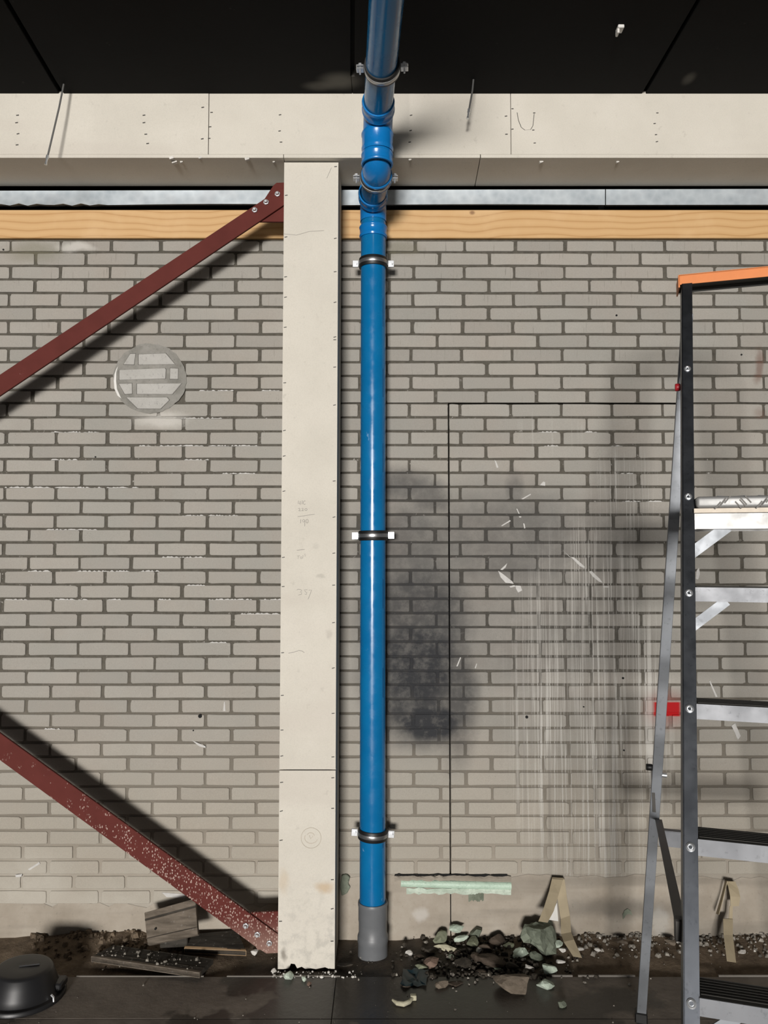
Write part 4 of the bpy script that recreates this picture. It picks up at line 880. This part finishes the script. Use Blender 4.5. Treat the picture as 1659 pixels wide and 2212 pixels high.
strap('beige packing strap standing bent behind the ladder rail', [(1547, 1974, 3.285, 1553, 1976, 3.23), (1557, 1940, 3.29, 1562, 1942, 3.25), (1566, 1905, 3.295, 1571, 1904, 3.26), (1567, 1902, 3.285, 1588, 1904, 3.285), (1573, 1915, 3.27, 1595, 1921, 3.27), (1577, 1936, 3.25, 1599, 1938, 3.25), (1578, 1956, 3.24, 1596, 1957, 3.24),
      (1576, 1958, 3.24, 1583, 1958, 3.24), (1574, 1984, 3.235, 1582, 1984, 3.235), (1562, 1985, 3.23, 1583, 1986, 3.23), (1563, 2020, 3.18, 1583, 2020, 3.18), (1570, 2076, 3.09, 1590, 2079, 3.08)], P(1575, 2070, 3.1))

# ------------------------------------------------------------------ rubble: single pieces
def chunk(name, lab, px, py, w_, h_, mat, seed, cat, flat=1.0, z0=0.0, group=None, smooth=False):
    rr = random.Random(seed); base = F(px, py + h_*.35, 0)
    gz = max(0.0, ground(base.x, base.y)) if base.y > 3.05 else 0
    base = F(px, py + h_*.35, gz + z0); kk = base.y*1.06/FPX
    big = w_ > 60 and mat is GREENG
    hw = w_*kk/2; vis = h_*kk; hh = max(.003, vis*(.52 if big else .38)*flat); hd = max(hw*.5, min(hw*1.1, vis*.55))
    bm = bmesh.new(); bmesh.ops.create_icosphere(bm, subdivisions=3 if w_ > 60 else 2, radius=1)
    cuts = []
    for _ in range(11):
        d = Vector((rr.uniform(-1, 1), rr.uniform(-1, 1), rr.uniform(-.6, 1))).normalized(); cuts.append((d, rr.uniform(.38, .78)))
    off = rr.uniform(0, 50)
    for v in bm.verts:
        for d, q_ in cuts:
            s_2 = v.co.dot(d)
            if s_2 > q_: v.co -= d*(s_2 - q_)
        if big: v.co *= 1 + .35*mn.noise(v.co*2.3 + Vector((off, 0, 0))) + .18*mn.noise(v.co*6 + Vector((off, 5, 0)))
        else: v.co *= 1 + .10*mn.noise(v.co*2.6 + Vector((off, 0, 0)))
    mx = max(abs(v.co.x) for v in bm.verts); mz = max(abs(v.co.z) for v in bm.verts); my = max(abs(v.co.y) for v in bm.verts)
    for v in bm.verts: v.co = Vector((v.co.x/mx*hw, v.co.y/my*hd, v.co.z/mz*hh))
    zmin = min(v.co.z for v in bm.verts); ang = rr.uniform(-.35, .35); tl = rr.uniform(-.2, .2)
    bmesh.ops.rotate(bm, verts=bm.verts, matrix=Matrix.Rotation(ang, 3, 'Z') @ Matrix.Rotation(tl, 3, 'Y'))
    zmin = min(v.co.z for v in bm.verts)
    for v in bm.verts: v.co.z -= zmin + .002 + .18*hh
    me = bpy.data.meshes.new(name); bm.to_mesh(me); bm.free(); me.materials.append(mat)
    o = bpy.data.objects.new(name, me); col.objects.link(o); o.location = base; tag(o, lab, cat, group); return o
G = 'larger pieces of the rubble heap'
CH = [(953, 2022, 36, 27, OLIVE, 'pale olive rubble chunk left of the mint chunks in the heap', .012), (989, 2004, 38, 22, MINT, 'pale mint chunk topmost against the wall beside the cut joint', .026),
      (1031, 2010, 33, 36, GREENG, 'grey-green block at the upper right of the mint chunks', .010), (994, 2024, 34, 18, MINT, 'whitish mint slab under the topmost mint chunk', .006), (1018, 2033, 28, 28, OLIVE, 'mottled olive chunk at the middle of the heap', .004),
      (961, 2045, 48, 19, CREAMP, 'long pale yellow chunk below the olive one', 0), (931, 2079, 36, 22, PINKS, 'pinkish brick chip at the left of the heap', 0), (910, 2087, 28, 16, OLIVE, 'flat greenish chip left of the pinkish brick chip', 0),
      (972, 2064, 17, 12, GREENG, 'small dark green pebble above the pinkish chip', 0), (988, 2056, 20, 14, BROWNS, 'small brown pebble under the yellow chunk', 0), (1075, 2026, 40, 26, BROWNS, 'dark brown flat shard against the wall right of the green block', .005),
      (1066, 2072, 64, 34, BROWNS, 'broad dark brown slab in the middle of the heap', 0), (1032, 2068, 32, 30, BROWNS, 'brown wedge left of the broad brown slab', 0), (1003, 2080, 40, 24, DARKS, 'dark stone below the small brown pebble', 0),
      (1170, 2025, 84, 74, GREENG, 'largest lump of the heap, grey-green mortar under the folded strap', 0), (1198, 2034, 32, 24, MINT, 'mint chip on the right flank of the largest lump', .0), (1124, 2056, 36, 25, MINT, 'rounded mint-grey chunk left below the largest lump', 0),
      (1156, 2065, 30, 20, GREENG, 'grey-green chunk just below the largest lump', 0), (1184, 2090, 36, 26, MINT, 'bright mint lump on the earth below the largest lump', 0), (1177, 2121, 36, 34, MINT, 'pale green glassy shard lying on the slab edge', 0),
      (1104, 2118, 72, 52, TANS, 'big tan pointed shard at the front of the heap', 0), (1077, 2092, 18, 12, GREENG, 'dark green pebble behind the tan shard', 0), (954, 2125, 28, 18, TANS, 'small tan shard on the slab left of the big one', 0),
      (981, 2123, 40, 9, BROWNS, 'thin flat brown sliver on the slab', 0), (1211, 2166, 24, 18, GREENG, 'grey-green lump alone on the slab toward the ladder', 0), (1034, 2050, 13, 13, PALE, 'small white chip in the middle of the heap', .01),
      (1216, 2050, 17, 13, PALE, 'white pebble under the lower end of the folded strap', 0), (1252, 2048, 17, 12, PALE, 'white pebble right of the folded strap', 0), (1209, 2075, 24, 12, PALE, 'flat pale chip below the strap end', 0),
      (883, 2056, 18, 16, PALE, 'pale cube of plaster right of the pipe foot', 0), (624, 2107, 22, 22, MINT, 'mint chunk at the left foot of the column', 0), (656, 2112, 12, 17, MINT, 'small mint splinter at the column foot', 0),
      (696, 2108, 11, 10, PALE, 'round white pebble at the right foot of the column', 0), (669, 2123, 12, 11, PINKS, 'pinkish chip in front of the column foot', 0), (551, 2054, 17, 16, PALE, 'grey pebble under the brace end', 0),
      (592, 2096, 12, 12, PALE, 'pale pebble left of the column foot', 0), (878, 2127, 20, 10, TANS, 'short tan stub beside the teal film', 0), (1290, 2050, 16, 9, PALE, 'flat white chip by the wall between strap and ladder', .004),
      (1340, 2032, 30, 12, TANS, 'tan flake against the wall left of the ladder', .01), (1448, 2034, 24, 14, TANS, 'tan stub against the wall behind the ladder', .01), (1600, 2055, 20, 12, PALE, 'white flake right of the standing strap', 0), (745, 2083, 34, 12, DARKS, 'dark flat stone right of the column foot', 0), (1048, 2044, 30, 20, BROWNS, 'brown chip between the green block and the broad brown slab', .006), (1108, 2086, 30, 18, DARKS, 'black stone behind the tan pointed shard', 0),
      (1044, 2098, 34, 14, BROWNS, 'flat brown chip left of the tan pointed shard', 0), (1098, 2040, 24, 16, OLIVE, 'olive chip left of the largest lump', 0), (928, 2052, 26, 16, DARKS, 'dark stone left of the yellow chunk', 0),
      (1142, 2088, 22, 13, PALE, 'pale flake between the tan shard and the bright mint lump', 0), (905, 2064, 24, 12, BROWNS, 'brown flake right of the pale plaster cube', 0)]
for i, (px, py, w_, h_, mt, lab, z0) in enumerate(CH):
    chunk('rubble_chunk' if w_ > 22 else 'pebble', lab, px, py, w_, h_, mt, 40 + i, 'rubble', 1.0, z0)
t = thing('plastic_offcut', 'curved yellowed plastic offcut on the wet slab', 'offcut', F(883, 2168))
pts = [F(x_, y_, .010) for x_, y_ in ((848, 2160), (858, 2167), (872, 2169), (884, 2164), (891, 2155))]
MB().tube(pts, [.004, .008, .009, .008, .006], 10).build('curved_strip', CREAMP, t, smooth=True); MB().obox(F(893, 2154, .010), (.011, 0, 0), (0, .009, 0), (0, 0, .009)).build('end_block', CREAMP, t, bev=.002)
mb = MB(); rr = random.Random(77); pts = []
for i in range(9):
    for j in range(6):
        p_ = F(868 + i*7 + rr.uniform(-4, 4), 2094 + j*7 + rr.uniform(-4, 4), .002 + rr.uniform(0, .011)); pts.append(p_)
mb.add(pts, [(i*6+j, i*6+6+j, i*6+7+j, i*6+1+j) for i in range(8) for j in range(5)])
tag(mb.build('plastic_film', TEAL, smooth=True, org=F(895, 2112)), 'crumpled dark teal plastic film on the slab edge', 'film')

# grit and crumbs nobody could count
def crumbs(name, lab, spots, mat, seed, cat='grit'):
    rr = random.Random(seed); mb = MB()
    for (x_, y_, z_, s2) in spots:
        a = [Vector((rr.uniform(-1, 1), rr.uniform(-1, 1), rr.uniform(-.6, .6))).normalized()*s2*rr.uniform(.6, 1.2) for _ in range(2)]
        top = Vector((0, 0, s2*rr.uniform(.4, .9))); ang0 = rr.uniform(0, 6)
        base = [Vector((math.cos(ang0 + i*PI/2)*s2*rr.uniform(.5, 1.2), math.sin(ang0 + i*PI/2)*s2*rr.uniform(.5, 1.2), -.2*s2)) for i in range(4)]
        tp = [b_*rr.uniform(.4, .8) + top*rr.uniform(.7, 1.1) + Vector((0, 0, .2*s2)) for b_ in base]; c_ = Vector((x_, y_, z_))
        mb.add([c_ + v for v in base + tp], [(3, 2, 1, 0), (4, 5, 6, 7)] + [(i, (i+1) % 4, (i+1) % 4+4, i+4) for i in range(4)])
    o = mb.build(name, mat, kind='stuff'); o['label'] = lab; o['category'] = cat
rr = random.Random(9)
def gz(x_, y_): return max(ground(x_, y_), -.004) if y_ > 3.05 else 0.0
def along(px0, px1, n, ymin, ymax, smin, smax, pw=2.0):
    out = []
    for _ in range(n):
        px = rr.uniform(px0, px1); Y = ymax - (ymax-ymin)*rr.random()**pw; x_ = (px-829.5)*Y*1.03/FPX; s2 = smin + (smax-smin)*rr.random()**2.5; out.append((x_, Y, gz(x_, Y) + s2*.15, s2))
    return out
crumbs('wall_grit', 'pale grit heaped along the foot of the right wall', along(1225, 1690, 420, 3.17, 3.315, .003, .015, 2.2), GRIT, 1)
crumbs('white_grit', 'white plaster crumbs along the foot of the right wall', along(1225, 1690, 45, 3.2, 3.31, .0025, .010, 1.8), PALE, 2)
crumbs('earth_clods', 'dark earth clods along the foot of the left wall', along(110, 420, 220, 3.16, 3.31, .004, .020, 1.3), DIRT, 3)
crumbs('heap_grit', 'dark grit filling the rubble heap', [(rr.gauss(.43, .17), y_, gz(.43, y_) + .002, rr.uniform(.003, .015)) for y_ in [rr.uniform(3.03, 3.31) for _ in range(420)]], DARKS, 4)
crumbs('heap_crumbs', 'mixed pale crumbs scattered through the rubble heap', [(rr.gauss(.45, .20), y_, gz(.45, y_) + .003, rr.uniform(.0025, .009)) for y_ in [rr.uniform(2.98, 3.31) for _ in range(150)]], GRIT, 5)
crumbs('floor_crumbs', 'white crumbs scattered over the dark floor', [(rr.uniform(-1.4, 1.5), y_, .0005 if y_ < YE else gz(0, y_) + .002, .0012 + .0045*rr.random()**4) for y_ in [rr.uniform(2.55, 3.2) for _ in range(170)]], GRIT, 6)
crumbs('column_foot_crumbs', 'pale crumbs along the foot of the column', [(rr.uniform(-.43, -.10), rr.uniform(3.03, 3.075), .001, rr.uniform(.002, .008)) for _ in range(60)], PALE, 7)
pa = [F(246, 2041, .034), F(461, 2071, .036), F(431, 2101, .036), F(197, 2066, .034)]; sp = []
for _ in range(70):
    u_, v_ = rr.uniform(.05, .95), rr.uniform(.05, .9); p_ = (pa[0]*(1-u_) + pa[1]*u_)*(1-v_) + (pa[3]*(1-u_) + pa[2]*u_)*v_; sp.append((p_.x, p_.y, p_.z + .001, .0015 + .009*rr.random()**4))
crumbs('board_crumbs', 'grey plaster crumbs lying on the flat dark board', sp, GRIT, 8)
